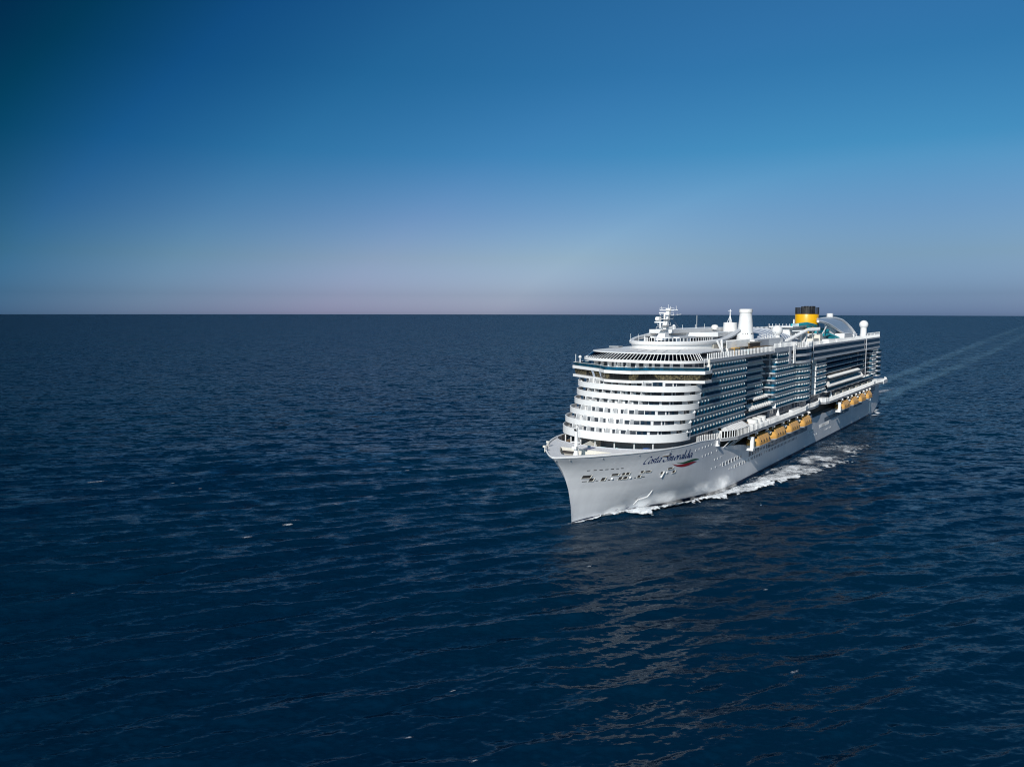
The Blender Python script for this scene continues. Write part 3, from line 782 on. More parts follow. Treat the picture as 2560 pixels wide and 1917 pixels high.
# ---- accommodation block
core = both(arc(37.5, 8, 18.3, 2.3, 10) + [(84.2, 18.9), (84.4, 16.0), (115.6, 16.0), (117.2, 18.9), (146, 18.9), (151, 20.3), (158, 20.8), (165, 20.2), (170, 18.4), (172.6, 16.6), (180.2, 16.6), (180.4, 18.2), (199.2, 18.2), (199.4, 17.2), (300, 17.2), (302, 18.2), (318, 18.2)])
q = MB(); q.prism(core, 18.2, 44.1); q.build('superstructure', M_WALLX, ship)
side = {  # face path of every stretch, first and last level, kind
 'fwd': ([(0, 0), (84.3, 21.0)], 0, 7),
 'recess': ([(84.3, 18.0), (115.4, 18.0)], 2, 7),
 'mid': ([(118.6, 21.0), (145.0, 21.0)], 0, 7),
 'bulge': ([(145.0, 21.0), (148, 21.9), (152, 22.6), (156, 22.9), (160, 22.8), (164, 22.2), (168, 21.0), (170.5, 19.6), (172.5, 17.6)], 0, 5),
 'aft': ([(180.2, 20.3), (199.3, 20.3)], 0, 5),
 'quarter': ([(199.3, 19.3), (300.0, 19.3)], 2, 5),
 'stern': ([(303.5, 21.0), (320.0, 21.0)], 0, 5)}
dividers = []
for k in range(8):
    slab = MB(); glass = MB()
    for nm, (path, k0, k1) in side.items():
        if not k0 <= k <= k1: continue
        path = list(path)
        if nm == 'fwd':
            cc = (C_ + [30.5, 34.5])[k]
            a = [(cc + 15.4, 20.96)]
            path = a + [(84.3, 21.0)]
        if nm == 'recess' and k < 7: path = [(84.3, 18.0), (114.4 - max(0, 7 - k) * .45, 18.0)]
        slab.wall(path, L[k] - .34, L[k] + .06, 3.0 if nm not in ('bulge',) else 2.0)
        glass.wall(offset(path, -.01), L[k] + .06, L[k] + 1.12, .04)
        if nm == 'quarter': continue
        else: step, f0 = 2.65, .7
        if nm == 'mid': step = 2.4
        if nm == 'aft': step = 2.5
        for p, d in walk(path, step, f0):
            if nm == 'mid' and k == 7 and p[0] > 133: continue
            dividers.append((p, d, L[k], L[k + 1] - L[k] - .36, 1.9 if nm != 'recess' else 1.7, nm, k))
    # curved front corners of the middle block, longer on the lower decks, and the pointed stern corners
    if k >= 1:
        e = max(0, 7 - k)
        v0 = 18.9 - e * .55; u0 = 117.2 - e * .45
        cor = [(u0 - .2, v0), (u0, v0 + .6), (u0 + .35, 20.2 - .1 * e), (u0 + .9, 20.75), (118.8, 21.0), (118.8, 16.2), (u0 + .6, v0 - .4)]
        slab.prism(cor, L[k] - .36, L[k] + .08)
        glass.wall(offset(cor[1:5], .08), L[k] + .08, L[k] + 1.2, .04)
    if k <= 5:
        cor = [(300, 17.4), (299.2, 18.6), (301, 20.2), (303.5, 21.0), (303.5, 17.4)]
        slab.prism(cor, L[k] - .36, L[k] + .08); glass.wall(offset(cor[1:4], .08), L[k] + .08, L[k] + 1.15, .04)
        cor = [(312, 20.9), (311.4, 22.2), (314.5, 22.8), (320, 22.4), (322.5, 20), (322.8, 0), (318, 0), (318, 20.9)]
        slab.prism(cor, L[k] - .40, L[k] + .25); glass.wall(cor[1:5], L[k] + .25, L[k] + 1.2, .04)
    o = slab.build('balcony_slab', M_SLAB, ship); glass.build('glass_railing', M_TEALGLASS, o)
for k in range(2, 6):
    q = MB(); q.wall([(199.6, 17.5), (300, 17.5)], L[k] + .06, L[k + 1] - .36, .2); q.build('panorama_window', M_NAVYGLASS, ship)
    q = MB(); q.wall([(84.6, 16.3), (114, 16.3)], L[k + 0] + .06, L[k + 1] - .36, .2); q.build('cabin_glazing', M_NAVYGLASS, ship)
# screens between the balconies; the hundred that show largest are parts of their own
dividers.sort(key=lambda d: (d[0][0] > 84.4, d[0][0]))
rest = MB()
for i, (p, d, h, H, w, nm, k) in enumerate(dividers):
    q = MB() if i < 100 else rest
    nx, ny = d[1], -d[0]
    o_ = (p[0] + nx * .07, p[1] + ny * .07); b_ = (p[0] + nx * (w + .2), p[1] + ny * (w + .2)); m_ = (p[0] + nx * .6, p[1] + ny * .6)
    t = (d[0] * .07, d[1] * .07)
    prof = [(b_, h), (o_, h), (o_, h + 1.35), (m_, h + H - .05), (b_, h + H)]
    P = [(c[0] - t[0], c[1] - t[1], z) for c, z in prof] + [(c[0] + t[0], c[1] + t[1], z) for c, z in prof]
    q.add(P, [(0, 1, 2, 3, 4), (9, 8, 7, 6, 5), (0, 5, 6, 1), (1, 6, 7, 2), (2, 7, 8, 3), (3, 8, 9, 4)])
    if i < 100: q.build('balcony_divider', M_SCREEN, ship)
o = rest.build('balcony_divider', M_SCREEN, ship); o['kind'] = 'stuff'

# upper decks aft: two bands of dark glass between pale bands
bands = [('bulge_glass', [(143.5, 21.1), (148, 22.2), (153, 22.9), (158, 23.0), (163, 22.5), (168, 21.3), (172, 20.4)]), ('long', [(172.6, 20.6), (180, 20.9), (281, 21.2)]), ('end', [(281.3, 21.3), (322, 21.0), (323, 0)])]
for nm, path in bands:
    for k in (6, 7):
        q = MB(); q.wall(offset(path, .25), L[k] + .55, L[k + 1] - .3, .2); q.build('panorama_window', M_NAVYGLASS, ship)
        q = MB(); q.wall(path, L[k] - .45, L[k] + .55, .7); q.build('pale_band', M_SLAB, ship)
    q = MB(); q.wall(path, 44.3, 45.1, .8); q.build('pale_band', M_SLAB, ship)
for uu, vv in ((172.3, 20.7), (281.1, 21.35)):
    q = MB(); q.tube((uu, vv, 25), (uu, vv, 45), .16); q.build('downpipe', M_SLAB, ship)
q = MB(); q.prism([(145, 18), (149, 21.4), (156, 22.3), (164, 21.6), (171, 19), (200, 19), (322, 20.4), (322, -20.4), (145, -20)], 43.9, 44.55); q.build('top_deck', M_DECK, ship)
q = MB(); q.prism(both([(46, 0), (46, 20.9), (116, 20.95), (145, 20.95), (145, 0)][1:4]), 44.05, 44.62); q.build('top_deck', M_DECK, ship)
q = MB(); q.wall([(46.5, 21.0), (114.5, 21.0)], 44.0, 44.95, .4); q.build('deck_edge', M_SLAB, ship)
q = MB(); q.wall([(114.5, 21.05), (145, 21.05)], 44.3, 46.0, .4); q.build('deck_edge', M_SLAB, ship)
q = MB(); q.wall([(118.7, 21.0), (135, 21.0)], 41.4, 42.3, .3); q.box(118.7, 119.4, 20.3, 21, 42.3, 44.4); q.box(134, 137, 19.9, 21.1, 38.95, 46); q.build('terrace_frame', M_SLAB, ship)
# glazed tower of white lattice beside the terrace
q = MB()
for uu in (139.8, 141.6):
    q.box(uu - .18, uu + .18, 21.1, 21.5, 38.9, 46.2)
for hh in np.arange(39, 46.2, .72): q.box(139.9, 141.5, 21.15, 21.45, hh, hh + .2)
q.build('lattice_ladder', M_WHITE, ship)

# picket wind fences along the top decks
def fence(path, h0, h1, step, r=.09, name='picket_fence', glass=False, parent=None):
    q = MB()
    for p, d in walk(path, step): q.box(p[0] - r * 1.3, p[0] + r * 1.3, p[1] - r, p[1] + r, (h0 if not callable(h0) else h0(p)), (h1 if not callable(h1) else h1(p)))
    q.pipe([(*p, h0 if not callable(h0) else h0(p)) for p in path], .07, 4)
    o = q.build(name, M_WHITE, parent or ship)
    if glass:
        g = MB(); g.wall(path, h0, (h1 - .15) if not callable(h1) else h1, .03); g.build('screen_glass', M_CLEAR, o)
    return o
fence([(46.6, 20.9), (114.4, 20.9)], 44.95, 46.9, 1.55, .12, glass=False)
fence([(114.5, 21.0), (145, 21.0)], 46.0, 47.7, 1.6, .12, glass=False)
fence([(145, 21.0), (149, 22.0), (156, 22.7), (164, 22.0), (171, 20.5)], 45.1, 47.3, 1.6, .13, glass=False)
fence([(172, 20.4), (281, 20.9)], 45.1, 46.7, 2.0, .13, glass=False)
fence([(281, 21.0), (322, 20.7), (322.6, 0), (322.6, -20)], 45.1, 46.7, 2.0, .13, glass=False)
fence([(322, -20.4), (100, -20.6)], 45.0, 46.5, 2.5, glass=False)

# ---- promenade deck carried out over the lifeboats
M_RECESS = mat('recess_wall', (0.075, 0.062, 0.050), 0.7)
prom = [(59.2, 18.5), (59.2, 21.3), (62, 22.6), (66.7, 24.2), (77, 24.5), (112, 24.4), (150, 24.1), (156, 23.2), (160, 22.9), (168, 23.3), (176, 22.8), (184, 21.4), (187, 21.3), (188.5, 23.0), (192, 23.9), (214, 23.9), (296, 23.4), (304, 23.2), (318, 24.4), (330, 24.2), (336, 22), (337, 0)]
q = MB(); q.prism(prom + [(300, 0), (60, 0)], 17.85, 18.35); promenade = q.build('promenade_deck', M_DECK, ship)
q = MB(); q.wall(prom[1:-1], 17.6, 18.55, .3); q.build('deck_edge', M_SLAB, promenade)
pf = [p for p in prom if 66 < p[0] < 157]
fence(prom[4:9], 18.55, 20.6, 1.4, .11)
fence(prom[8:12], 18.55, 20.5, 1.5, .11)
fence(prom[13:17], 18.55, 20.6, 1.5, .11)
fence(prom[17:-1], 18.55, 20.2, 1.8, .13)
fence([(39.8, 20.85), (59.0, 20.95)], lambda p: lerp(p[0], HT_S, HT_H) - .1, lambda p: lerp(p[0], HT_S, HT_H) + 1.9, 1.45, .12, glass=False, parent=ship)
q = MB(); q.wall([(59.3, 17.4), (312, 17.4)], 12.3, 17.85, .3); q.build('boat_deck_wall', M_RECESS, ship)
q = MB(); q.wall([(59.2, 21.0), (59.2, 17.0)], 15.0, 18.4, .2); q.build('bulkhead', M_SLAB, ship)
q = MB(); q.prism([(59.3, 17.2), (59.3, 20.9), (310, 20.9), (310, 17.2)], 12.1, 12.45); q.build('boat_deck', M_GREY, ship)
q = MB(); q.prism(both([(300, 0), (300, 20.6), (320, 20.2), (335, 19.5), (335, 0)][1:4]), 16.4, 16.9); q.build('aft_deck', M_DECK, ship)
q = MB(); q.wall([(59.0, 20.2), (59.0, 18)], 18.4, 22.2, .2); q.build('bulkhead', M_WHITE, ship)
for uu in (61.5, 65, 68.5, 72): 
    q = MB(); q.tube((uu + 3.2, lerp(uu + 3.2, [p[0] for p in prom[:6]], [p[1] for p in prom[:6]]) - .6, 17.7), (uu, 20.7, 14.6), .14); q.build('pod_strut', M_SLAB, ship)
# glazed lounge pod at the forward end of the promenade
pod = [(59.6, 18.7), (59.6, 21.25), (62, 22.5), (66.7, 24.05), (72, 24.3), (78, 24.3)]
lp = bpy.data.objects.new('lounge_pod', None); col.objects.link(lp); lp.parent = ship
q = MB(); q.wall(pod[1:], 18.6, 20.85, .12); q.build('pod_glass', M_BRIDGEGLASS, lp)
q = MB()
for p, d in walk(offset(pod[1:], -.05), 1.25): q.box(p[0] - .12, p[0] + .12, p[1] - .1, p[1] + .1, 18.6, 20.9)
q.build('glazing_bars', M_WHITE, lp)
q = MB(); q.wall(pod[:2], 18.5, 21.0, .2); q.wall(pod[1:], 17.5, 18.6, .15); q.build('pod_wall', M_WHITE, lp)
q = MB()
orow = pod[1:]; irow = [(62.5, 19.6), (64.5, 19.6), (69.5, 19.6), (75, 19.6), (81.5, 19.6)]
P = [(u, v + .12, 20.9) for u, v in orow] + [(u, v, 22.35) for u, v in irow]
q.add(P + [(u, v, h - .15) for u, v, h in P], [(i, i + 1, 6 + i, 5 + i) for i in range(4)] + [(10 + i, 15 + i, 16 + i, 11 + i) for i in range(4)] + [(i, 10 + i, 11 + i, i + 1) for i in range(4)])
for i in range(4):
    for t in np.linspace(0, 1, 4)[:-1]:
        a = tuple(np.array(P[i]) * (1 - t) + np.array(P[i + 1]) * t + np.array((0, 0, .04))); b = tuple(np.array(P[5 + i]) * (1 - t) + np.array(P[6 + i]) * t + np.array((0, 0, .04)))
        q.tube(a, b, .07, n=4)
q.build('pod_roof', M_WHITE, lp)
# what stands on the promenade
for uu, vv, r in ((88.5, 21.6, 2.2), (94.5, 21.4, 1.8), (99.6, 21.3, 1.8)):
    q = MB(); q.lathe(uu, vv, [(r, 19.4), (r * 1.03, 20.4), (r, 21.3), (r * .96, 21.6), (r * .7, 21.62)], 20); q.build('round_cabana', M_CANVAS, ship, True)
for a, b, c, d, h in ((83.5, 86, 21.5, 23.6, 20.4), (86.5, 101, 22.9, 24.0, 19.8), (104, 116, 21.6, 23.6, 20.0), (101.8, 103.4, 19.5, 22, 21.4), (133, 146, 22, 23.4, 20.4)):
    q = MB(); q.box(a, b, c, d, 18.35, h); q.build('deck_house', M_WHITE, ship)
q = MB(); q.box(80.5, 86, 18.6, 21.2, 18.35, 20.9); q.build('bar_recess', M_BROWN, ship)
for uu in (122.5, 207):
    q = MB(); q.lathe(uu, 20.7, [(1.0, 18.4), (.25, 21.4), (.5, 21.7), (.05, 21.9)], 12); q.build('vent_cone', M_WHITE, ship, True)
for uu in range(214, 290, 15):
    q = MB(); q.box(uu, uu + 7.5, 20.2, 21.6, 18.35, 20.5); q.build('cabana_row', M_STONE, ship)
    q = MB(); q.box(uu + 7.6, uu + 14.6, 21.7, 22.9, 18.35, 19.7); q.build('deck_house', M_WHITE, ship)
q = MB(); q.prism([(186.6, 20), (186.9, 21.6), (188.6, 23.1), (192, 23.9), (192, 20)], 18.4, 20.3); q.build('rounded_screen', M_WHITE, ship)
q = MB(); q.wall([(155, 21.4), (158, 22.3), (163, 22.6), (168, 22.0), (172, 21.2)], 13.2, 14.5, .3); q.build('curved_ledge', M_WHITE, ship)
# terrace awnings in the recesses
def awning(name, u0, u1, v_out, h_out, v_in, h_in, du=0.0):
    q = MB(); n = max(2, int((u1 - u0) / 2.4))
    for i in range(n):
        a = u0 + (u1 - u0) * i / n; b = u0 + (u1 - u0) * (i + 1) / n - .12
        c = a + (b - a) * .62; d = .42
        P = [(a, v_out, h_out - d - .3), (a, v_out, h_out - d), (c, v_out, h_out), (b, v_out, h_out - d * .5), (b, v_out, h_out - d - .3), (a + du, v_in, h_in - d), (c + du, v_in, h_in), (b + du, v_in, h_in - d * .5)]
        q.add(P, [(0, 1, 2, 3, 4), (1, 5, 6, 2), (2, 6, 7, 3), (0, 4, 7, 5)])
    return q.build(name, M_CANVAS, ship)
awning('terrace_awning', 88.5, 114.5, 20.6, 25.0, 17.8, 26.2, 3.5)
awning('terrace_awning', 97.5, 114.8, 19.2, 27.9, 17.9, 28.1, 1.0)
awning('terrace_awning', 204.5, 272, 20.7, 28.8, 18.9, 29.4)
awning('terrace_awning', 197, 277, 21.6, 25.0, 18.0, 27.0, 8.0)
awning('terrace_awning', 282, 301, 21.2, 23.1, 18.8, 23.9, 3.0)
for (u0, u1, v, h) in ((86, 116, 20.5, 22.6), (96.5, 116, 19.3, 25.5), (196, 302, 21.7, 22.6), (204, 273, 20.8, 25.6)):
    q = MB(); q.box(u0, u1, 17.2, v, h - .35, h); o = q.build('terrace_deck', M_SLAB, ship)
    q = MB(); q.wall([(u0, v - .1), (u1, v - .1)], h, h + 1.15, .05); q.build('glass_railing', M_TEALGLASS, o)

# ---- davits between the boats
boats_u = [(84.4, 102.6), (104.2, 122.4), (123.8, 141.4), (143.0, 160.2), (214.0, 232.6), (235.0, 251.4), (254.0, 270.0), (272.0, 286.6)]
for u0, u1 in boats_u:
    for uu in (u0 + 3.0, u1 - 3.4):
        q = MB(); q.box(uu - .3, uu + .3, 18, 24.0, 16.9, 17.5); q.tube((uu, 23.6, 17.0), (uu, 23.4, 15.9), .12); q.ball(uu, 24.0, 17.0, .42, 8)
        q.build('davit_arm', M_WHITE, ship)
    q = MB(); q.add([(u0 - 1.3, 22.0, 15.6), (u0 + .3, 22.0, 15.9), (u0 + .3, 24.0, 15.4), (u0 - 1.3, 24.0, 15.1), (u0 - 1.3, 22.0, 15.3), (u0 + .3, 22.0, 15.6), (u0 + .3, 24.0, 15.1), (u0 - 1.3, 24.0, 14.8)], [(0, 1, 2, 3), (7, 6, 5, 4), (0, 3, 7, 4), (3, 2, 6, 7), (1, 0, 4, 5), (2, 1, 5, 6)])
    q.build('embarkation_platform', M_WHITE, ship)
for uu in (81.6, 210.3):
    q = MB(); q.box(uu - .5, uu + .5, 23.7, 24.9, 12.4, 16.4); q.box(uu - 1.0, uu + 1.0, 22.6, 24.9, 11.6, 12.4); q.box(uu - .6, uu + .6, 18, 23, 16.6, 17.2)
    q.build('davit_post', M_WHITE, ship)

# ---- top of the ship
q = MB()
NT = 96; rings = []
def ring_pt(t):          # oval walkway rim: low at the front, sweeping up aft on both sides
    u = 49 + 25 * (1 - math.cos(t)); v = 14.2 * math.sin(t)
    return u, v
path = [ring_pt(t) for t in np.linspace(-math.pi / 2, math.pi / 2, 40)]
path = [(80, -14.2), (87, -13.6), (96, -12)][::-1] + path + [(80, 14.2), (87, 14.0), (96, 13.2)]
def ring_h(p): return 49.55 + 0.9 * max(0, (p[0] - 58) / 30) + 2.6 * max(0, (p[0] - 74) / 24) ** 1.5 + (0.9 if p[1] < -5 else 0) * min(1, max(0, (p[0] - 56) / 20))
sec = [(0, -.85), (.9, -.45), (1.05, .15), (.55, .6), (-.6, .5), (-.7, -.5)]
V = []; F = []
for i, p in enumerate(path):
    a = path[max(i - 1, 0)]; b = path[min(i + 1, len(path) - 1)]; L_ = math.hypot(b[0] - a[0], b[1] - a[1]); nx, ny = -(b[1] - a[1]) / L_, (b[0] - a[0]) / L_
    for r, z in sec: V.append((p[0] + nx * r, p[1] + ny * r, ring_h(p) + z))
m = len(sec)
for i in range(len(path) - 1):
    for k in range(m): F.append((i * m + k, i * m + (k + 1) % m, (i + 1) * m + (k + 1) % m, (i + 1) * m + k))
F += [tuple(range(m)), tuple(range((len(path) - 1) * m, len(path) * m))]
q.add(V, F); q.build('sweeping_rim', M_WHITE, ship, True)
q = MB(); q.prism(both([ring_pt(t) for t in np.linspace(0, math.pi / 2, 20)] + [(96, 14)]), 47.3, 49.2, out2=both([(u, v * 1.03) for u, v in [ring_pt(t) for t in np.linspace(0, math.pi / 2, 20)] + [(96, 14)]])); q.build('forward_deckhouse', M_WHITE, ship, True)
q = MB()
for uu in np.arange(68, 84, .8): q.box(uu, uu + .42, 14.2, 14.62, 47.6, 48.9)
q.build('louvre_wall', M_STONE, ship)
q = MB(); q.wall(both([(56 + 20 * (1 - math.cos(t)), 11.5 * math.sin(t)) for t in np.linspace(0, math.pi / 2, 14)]), 49.3, 51.0, .1); o = q.build('windbreak_glass', M_CLEAR, ship)
q = MB()
for p, d in walk(both([(56 + 20 * (1 - math.cos(t)), 11.5 * math.sin(t)) for t in np.linspace(0, math.pi / 2, 14)]), 1.3): q.box(p[0] - .1, p[0] + .1, p[1] - .1, p[1] + .1, 49.2, 51.05)
q.build('glazing_bars', M_WHITE, o)
q = MB(); q.box(64, 78, -7, 4, 49.3, 51.2); q.box(66, 72, 5, 8, 49.3, 50.6); q.build('mast_house', M_WHITE, ship)
q = MB()
for uu, vv in ((64, 5), (67, 7.5), (71, 9), (74, 6), (62, -3), (78, 8)): q.box(uu, uu + 1.2, vv, vv + 1.0, 49.3, 50.7)
q.build('deck_vents', M_CREAM, ship)
# radar mast
mast = bpy.data.objects.new('radar_mast', None); col.objects.link(mast); mast.parent = ship
q = MB(); q.lathe(59.8, 0, [(3.9, 50.3), (3.9, 50.8), (3.2, 51.0), (3.2, 51.3)], 24); q.build('mast_base', M_WHITE, mast, True)
q = MB()
def mast_sec(h, a, b): 
    u = 59.2 + (h - 51) * .46
    return [(u - a, -b, h), (u + a, -b, h), (u + a, b, h), (u - a, b, h)]
P = []
for h, a, b in ((51.1, 2.0, 1.5), (53.4, 1.15, .95), (57, .85, .75), (60.0, .6, .6), (60.9, .75, .9)): P += mast_sec(h, a, b)
q.add(P, [(4 * i + k, 4 * i + (k + 1) % 4, 4 * i + 4 + (k + 1) % 4, 4 * i + 4 + k) for i in range(4) for k in range(4)] + [(16, 17, 18, 19), (3, 2, 1, 0)])
q.build('mast_trunk', M_WHITE, mast)
for h, u0, u1, v in ((53.8, 56.4, 61.5, 1.3), (55.2, 58, 62, 1.6), (57.3, 59.5, 64.5, 1.4), (58.6, 62, 65, 2.6), (60.2, 62, 64.5, 2.7)):
    q = MB(); q.box(u0, u1, -v, v, h, h + .16)
    for vv in (-v, v): q.tube((u0 + .1, vv * .96, h), (u0 + .1, vv * .96, h + .95), .05, n=4); q.tube((u1 - .1, vv * .96, h), (u1 - .1, vv * .96, h + .95), .05, n=4)
    q.tube((u0 + .1, -v * .96, h + .9), (u0 + .1, v * .96, h + .9), .04, n=4)
    q.build('mast_platform', M_WHITE, mast)
for u, h, w in ((56.9, 56.3, 2.0), (60.2, 59.4, 1.9)):
    q = MB(); q.tube((u, 0, h - 2.0), (u, 0, h - .2), .3); q.box(u - .28, u + .28, -w, w, h - .18, h + .22); q.build('radar_scanner', M_WHITE, mast)
q = MB(); q.tube((57.6, -.4, 57.4), (58.0, -1.9, 57.4), .75, .75, 14); q.build('horn_drum', M_CANVAS, mast, True)
q = MB(); q.tube((64.8, 2.2, 58.7), (66.2, 3.4, 59.0), .08); q.tube((63.5, -3.2, 60.4), (63.5, 3.4, 60.4), .12); q.build('yard', M_WHITE, mast)
for u, v, h, k in ((63.4, -2.6, 60.3, 1.3), (63.4, 2.8, 60.3, 1.5), (63.2, 0, 60.9, 1.4), (62.7, 1.0, 60.9, .8)):
    q = MB(); q.tube((u, v, h), (u, v, h + k), .06); q.build('whip_aerial', M_WHITE, mast)
for u, v in ((66.5, 1.2), (67.4, -.6), (68.2, .6)):
    q = MB(); q.tube((64.6, 0, 59), (u + 3, v * 3, 51.0), .025, n=3); q.build('stay_wire', M_GREY, mast)
for uu, vv in ((50.3, -2.5), (52, -8.5), (50.8, -5)):
    q = MB(); q.tube((uu, vv, 49.8), (uu, vv, 52.4), .05); q.build('whip_aerial', M_WHITE, ship)
# long roof beam, drum and mast, tapered white tower
q = MB(); q.prism([(78, -14), (76, -9), (78, -5), (133, -3), (136, -8), (134, -14)], 52.0, 53.35); q.box(92, 128, -13, -5.5, 47, 52.0); q.prism([(92, -5.4), (134, 0), (134, 4), (100, 4)], 50.4, 52.0); q.build('roof_beam', M_WHITE, ship)
q = MB(); q.tube((83, -6.5, 53.3), (83, -6.5, 54.1), .2); q.ball(83, -6.5, 54.6, .55, 12); q.build('small_radome', M_WHITE, ship, True)
for uu, k in ((92, 1.6), (106, 5.2), (114, 1.7), (104.6, 1.6)):
    q = MB(); q.tube((uu, -7, 53.3), (uu, -7, 53.3 + k), .07); q.build('whip_aerial', M_WHITE, ship)
q = MB(); q.lathe(124.2, 0, [(2.95, 52.0), (2.75, 55.0), (2.7, 55.5), (2.5, 55.5)], 28); q.build('roof_drum', M_WHITE, ship, True)
q = MB(); q.tube((122.6, .4, 55.4), (122.6, .4, 60.8), .28, .18)
for a in (0, 2.1, 4.2): q.tube((122.6 + 1.2 * math.cos(a), .4 + 1.2 * math.sin(a), 55.4), (122.6, .4, 58.2), .1)
q.box(122.2, 123.0, -.3, 1.1, 60, 60.15); q.build('lattice_mast', M_WHITE, ship)
q = MB(); q.lathe(113.6, -2.5, [(.05, 52.6), (1.1, 52.9), (1.45, 53.7), (1.1, 54.5), (.05, 54.8)], 16); q.build('satellite_dish', M_CANVAS, ship, True)
q = MB(); q.lathe(117.6, 8.5, [(3.35, 46.5), (3.3, 49.5), (2.95, 52.5), (2.45, 57.5), (2.3, 59.6), (2.35, 59.7), (2.3, 60.9), (1.7, 60.9)], 32); twr = q.build('white_tower', M_WHITE, ship, True)
q = MB()
for k in range(12):
    a = math.pi * (.05 + k * .085)
    if k not in (5, 8): q.box(117.6 + 3.16 * math.cos(a) - .12, 117.6 + 3.16 * math.cos(a) + .12, 8.5 + 3.16 * math.sin(a) - .12, 8.5 + 3.16 * math.sin(a) + .12, 51.15, 51.55)
q.build('ventilation_slots', M_BLACK, twr)
q = MB(); q.lathe(117.6, 8.5, [(2.5, 59.5), (2.55, 59.6), (2.5, 60.8), (2.4, 60.9)], 24); q.build('tower_collar', M_CANVAS, twr, True)
# V struts that carry the sweeping rim
for a, b in (((71.8, 16.2, 46.2), (69.6, 15.2, 50.0)), ((71.8, 16.2, 46.2), (73.6, 15.2, 50.2))):
    q = MB(); q.tube(a, b, .42, .42, 10); q.build('rim_strut', M_WHITE, ship, True)
q = MB(); q.prism([(80, 13), (80, 15.6), (100, 15.8), (100, 13)], 44.6, 49.2); q.build('pool_house', M_WHITE, ship)
q = MB()
for uu in np.arange(76.5, 100, .9): q.box(uu, uu + .3, 15.9, 16.2, 47.2, 50.0)
q.build('louvre_wall', M_WHITE, ship)
q = MB(); q.box(98.5, 111, 13.2, 16.6, 44.6, 48.3); q.build('bar_house', M_BROWN, ship)
q = MB(); q.box(98, 111.5, 12.8, 17.0, 48.3, 48.6); q.build('bar_roof', M_STONE, ship)
for a, b, c, d, h, mm in ((80.5, 86, 14.5, 17.5, 47.2, M_YELLOW), (86, 97, 14.5, 17.5, 47.3, M_BROWN), (95, 103, 16.2, 19, 46.7, M_TEAK), (103, 118, 16.6, 19.4, 46.9, M_BROWN), (88, 95, 17.8, 20, 46.3, M_CUSHION)):
    q = MB(); q.box(a, b, c, d, h - .18, h)
    for uu in (a + .3, b - .3): q.tube((uu, d - .3, 44.6), (uu, d - .3, h - .1), .1)
    q.build('bar_canopy', mm, ship)
q = MB(); q.box(108.5, 141, 8, 15.2, 44.6, 49.2); q.box(141, 158, 9, 15.4, 44.6, 47.4); q.build('pool_block', M_WHITE, ship)
q = MB(); q.box(112, 126, 15.21, 15.25, 46.4, 49.0); q.build('mosaic_wall', M_DECK, ship)
# glazed dome of the pool deck
q = MB(); N = 20
V = []; 
for i in range(15):
    u = 124 + 56 * i / 14
    k = math.sin(math.pi * (.16 + .68 * i / 14)) 
    for j in range(N + 1):
        a = math.pi * j / N
        V.append((u, 13.0 * math.cos(a), 45.5 + 7.2 * k * math.sin(a) ** .7))
q.add(V, [(i * (N + 1) + j, (i + 1) * (N + 1) + j, (i + 1) * (N + 1) + j + 1, i * (N + 1) + j + 1) for i in range(14) for j in range(N)])
dome = q.build('pool_dome', M_SILVER, ship, True)
q = MB()
for i in range(15): q.pipe([(V[i * (N + 1) + j][0], V[i * (N + 1) + j][1] * 1.005, V[i * (N + 1) + j][2] + .06) for j in range(N + 1)], .12, 4)
q.build('dome_ribs', M_DECK, dome)
q = MB()
for uu in np.arange(126, 150, 2.2): q.tube((uu, 12.5, 49.2), (uu, 12.5, 50.9), .13)
q.tube((125, 12.5, 50.2), (150, 12.5, 51.9), .1); q.build('lamp_posts', M_WHITE, ship)
# satellite domes on their stands
def radome(u, v, h, r, base, rb):
    t = bpy.data.objects.new('satellite_radome', None); col.objects.link(t); t.parent = ship
    q = MB(); q.ball(u, v, h, r, 24); q.build('radome', M_WHITE, t, True)
    q = MB(); q.lathe(u, v, [(rb, base), (rb, h - r * .75), (rb * 1.12, h - r * .7)], 18); q.build('pedestal', M_WHITE, t, True)
radome(146, 12.4, 52.0, 2.25, 47.2, 1.2)
q = MB(); q.box(143.8, 148.4, 10.6, 14.2, 47.0, 49.3); q.build('radome_house', M_WHITE, ship)
radome(318.5, 12.2, 52.2, 2.55, 44.6, 1.75)
# sky walk on the starboard side and the platform round the funnel
q = MB(); q.box(150, 256, -9.5, -4.5, 51.0, 51.5); q.build('sky_walk', M_WHITE, ship)
fence([(150, -4.6), (256, -4.6)], 51.5, 52.9, 1.9, .1)
q = MB(); q.box(188, 220, -4, 7, 52.5, 53.0); q.box(190, 218, -2, 5, 44.6, 52.5); q.build('slide_platform', M_WHITE, ship)
fence([(188, -4), (188, 7), (220, 7)], 53.0, 54.2, 1.6, .1)
q = MB(); q.tube((204, 3, 53), (204, 3, 56.2), .5, .3); q.build('vent_post', M_WHITE, ship)
q = MB(); q.prism([(150, 12.8), (150, 15), (184, 15), (184, 12.8)], lambda p: lerp(p[0], [150, 184], [46.6, 50.8]), lambda p: lerp(p[0], [150, 184], [47.0, 51.2])); q.box(184, 206, 8, 15, 50.8, 51.2); q.build('ramp', M_WHITE, ship)
fence([(150, 14.9), (184, 14.9), (206, 14.9)], lambda p: lerp(p[0], [150, 184], [47.0, 51.2]), lambda p: lerp(p[0], [150, 184], [48.3, 52.5]), 1.5, .12)
for uu in (176, 186, 196, 205):
    for vv in (9, 14): 
        q = MB(); q.tube((uu, vv, 44.6), (uu, vv, 50.8), .35); q.build('column', M_WHITE, ship)
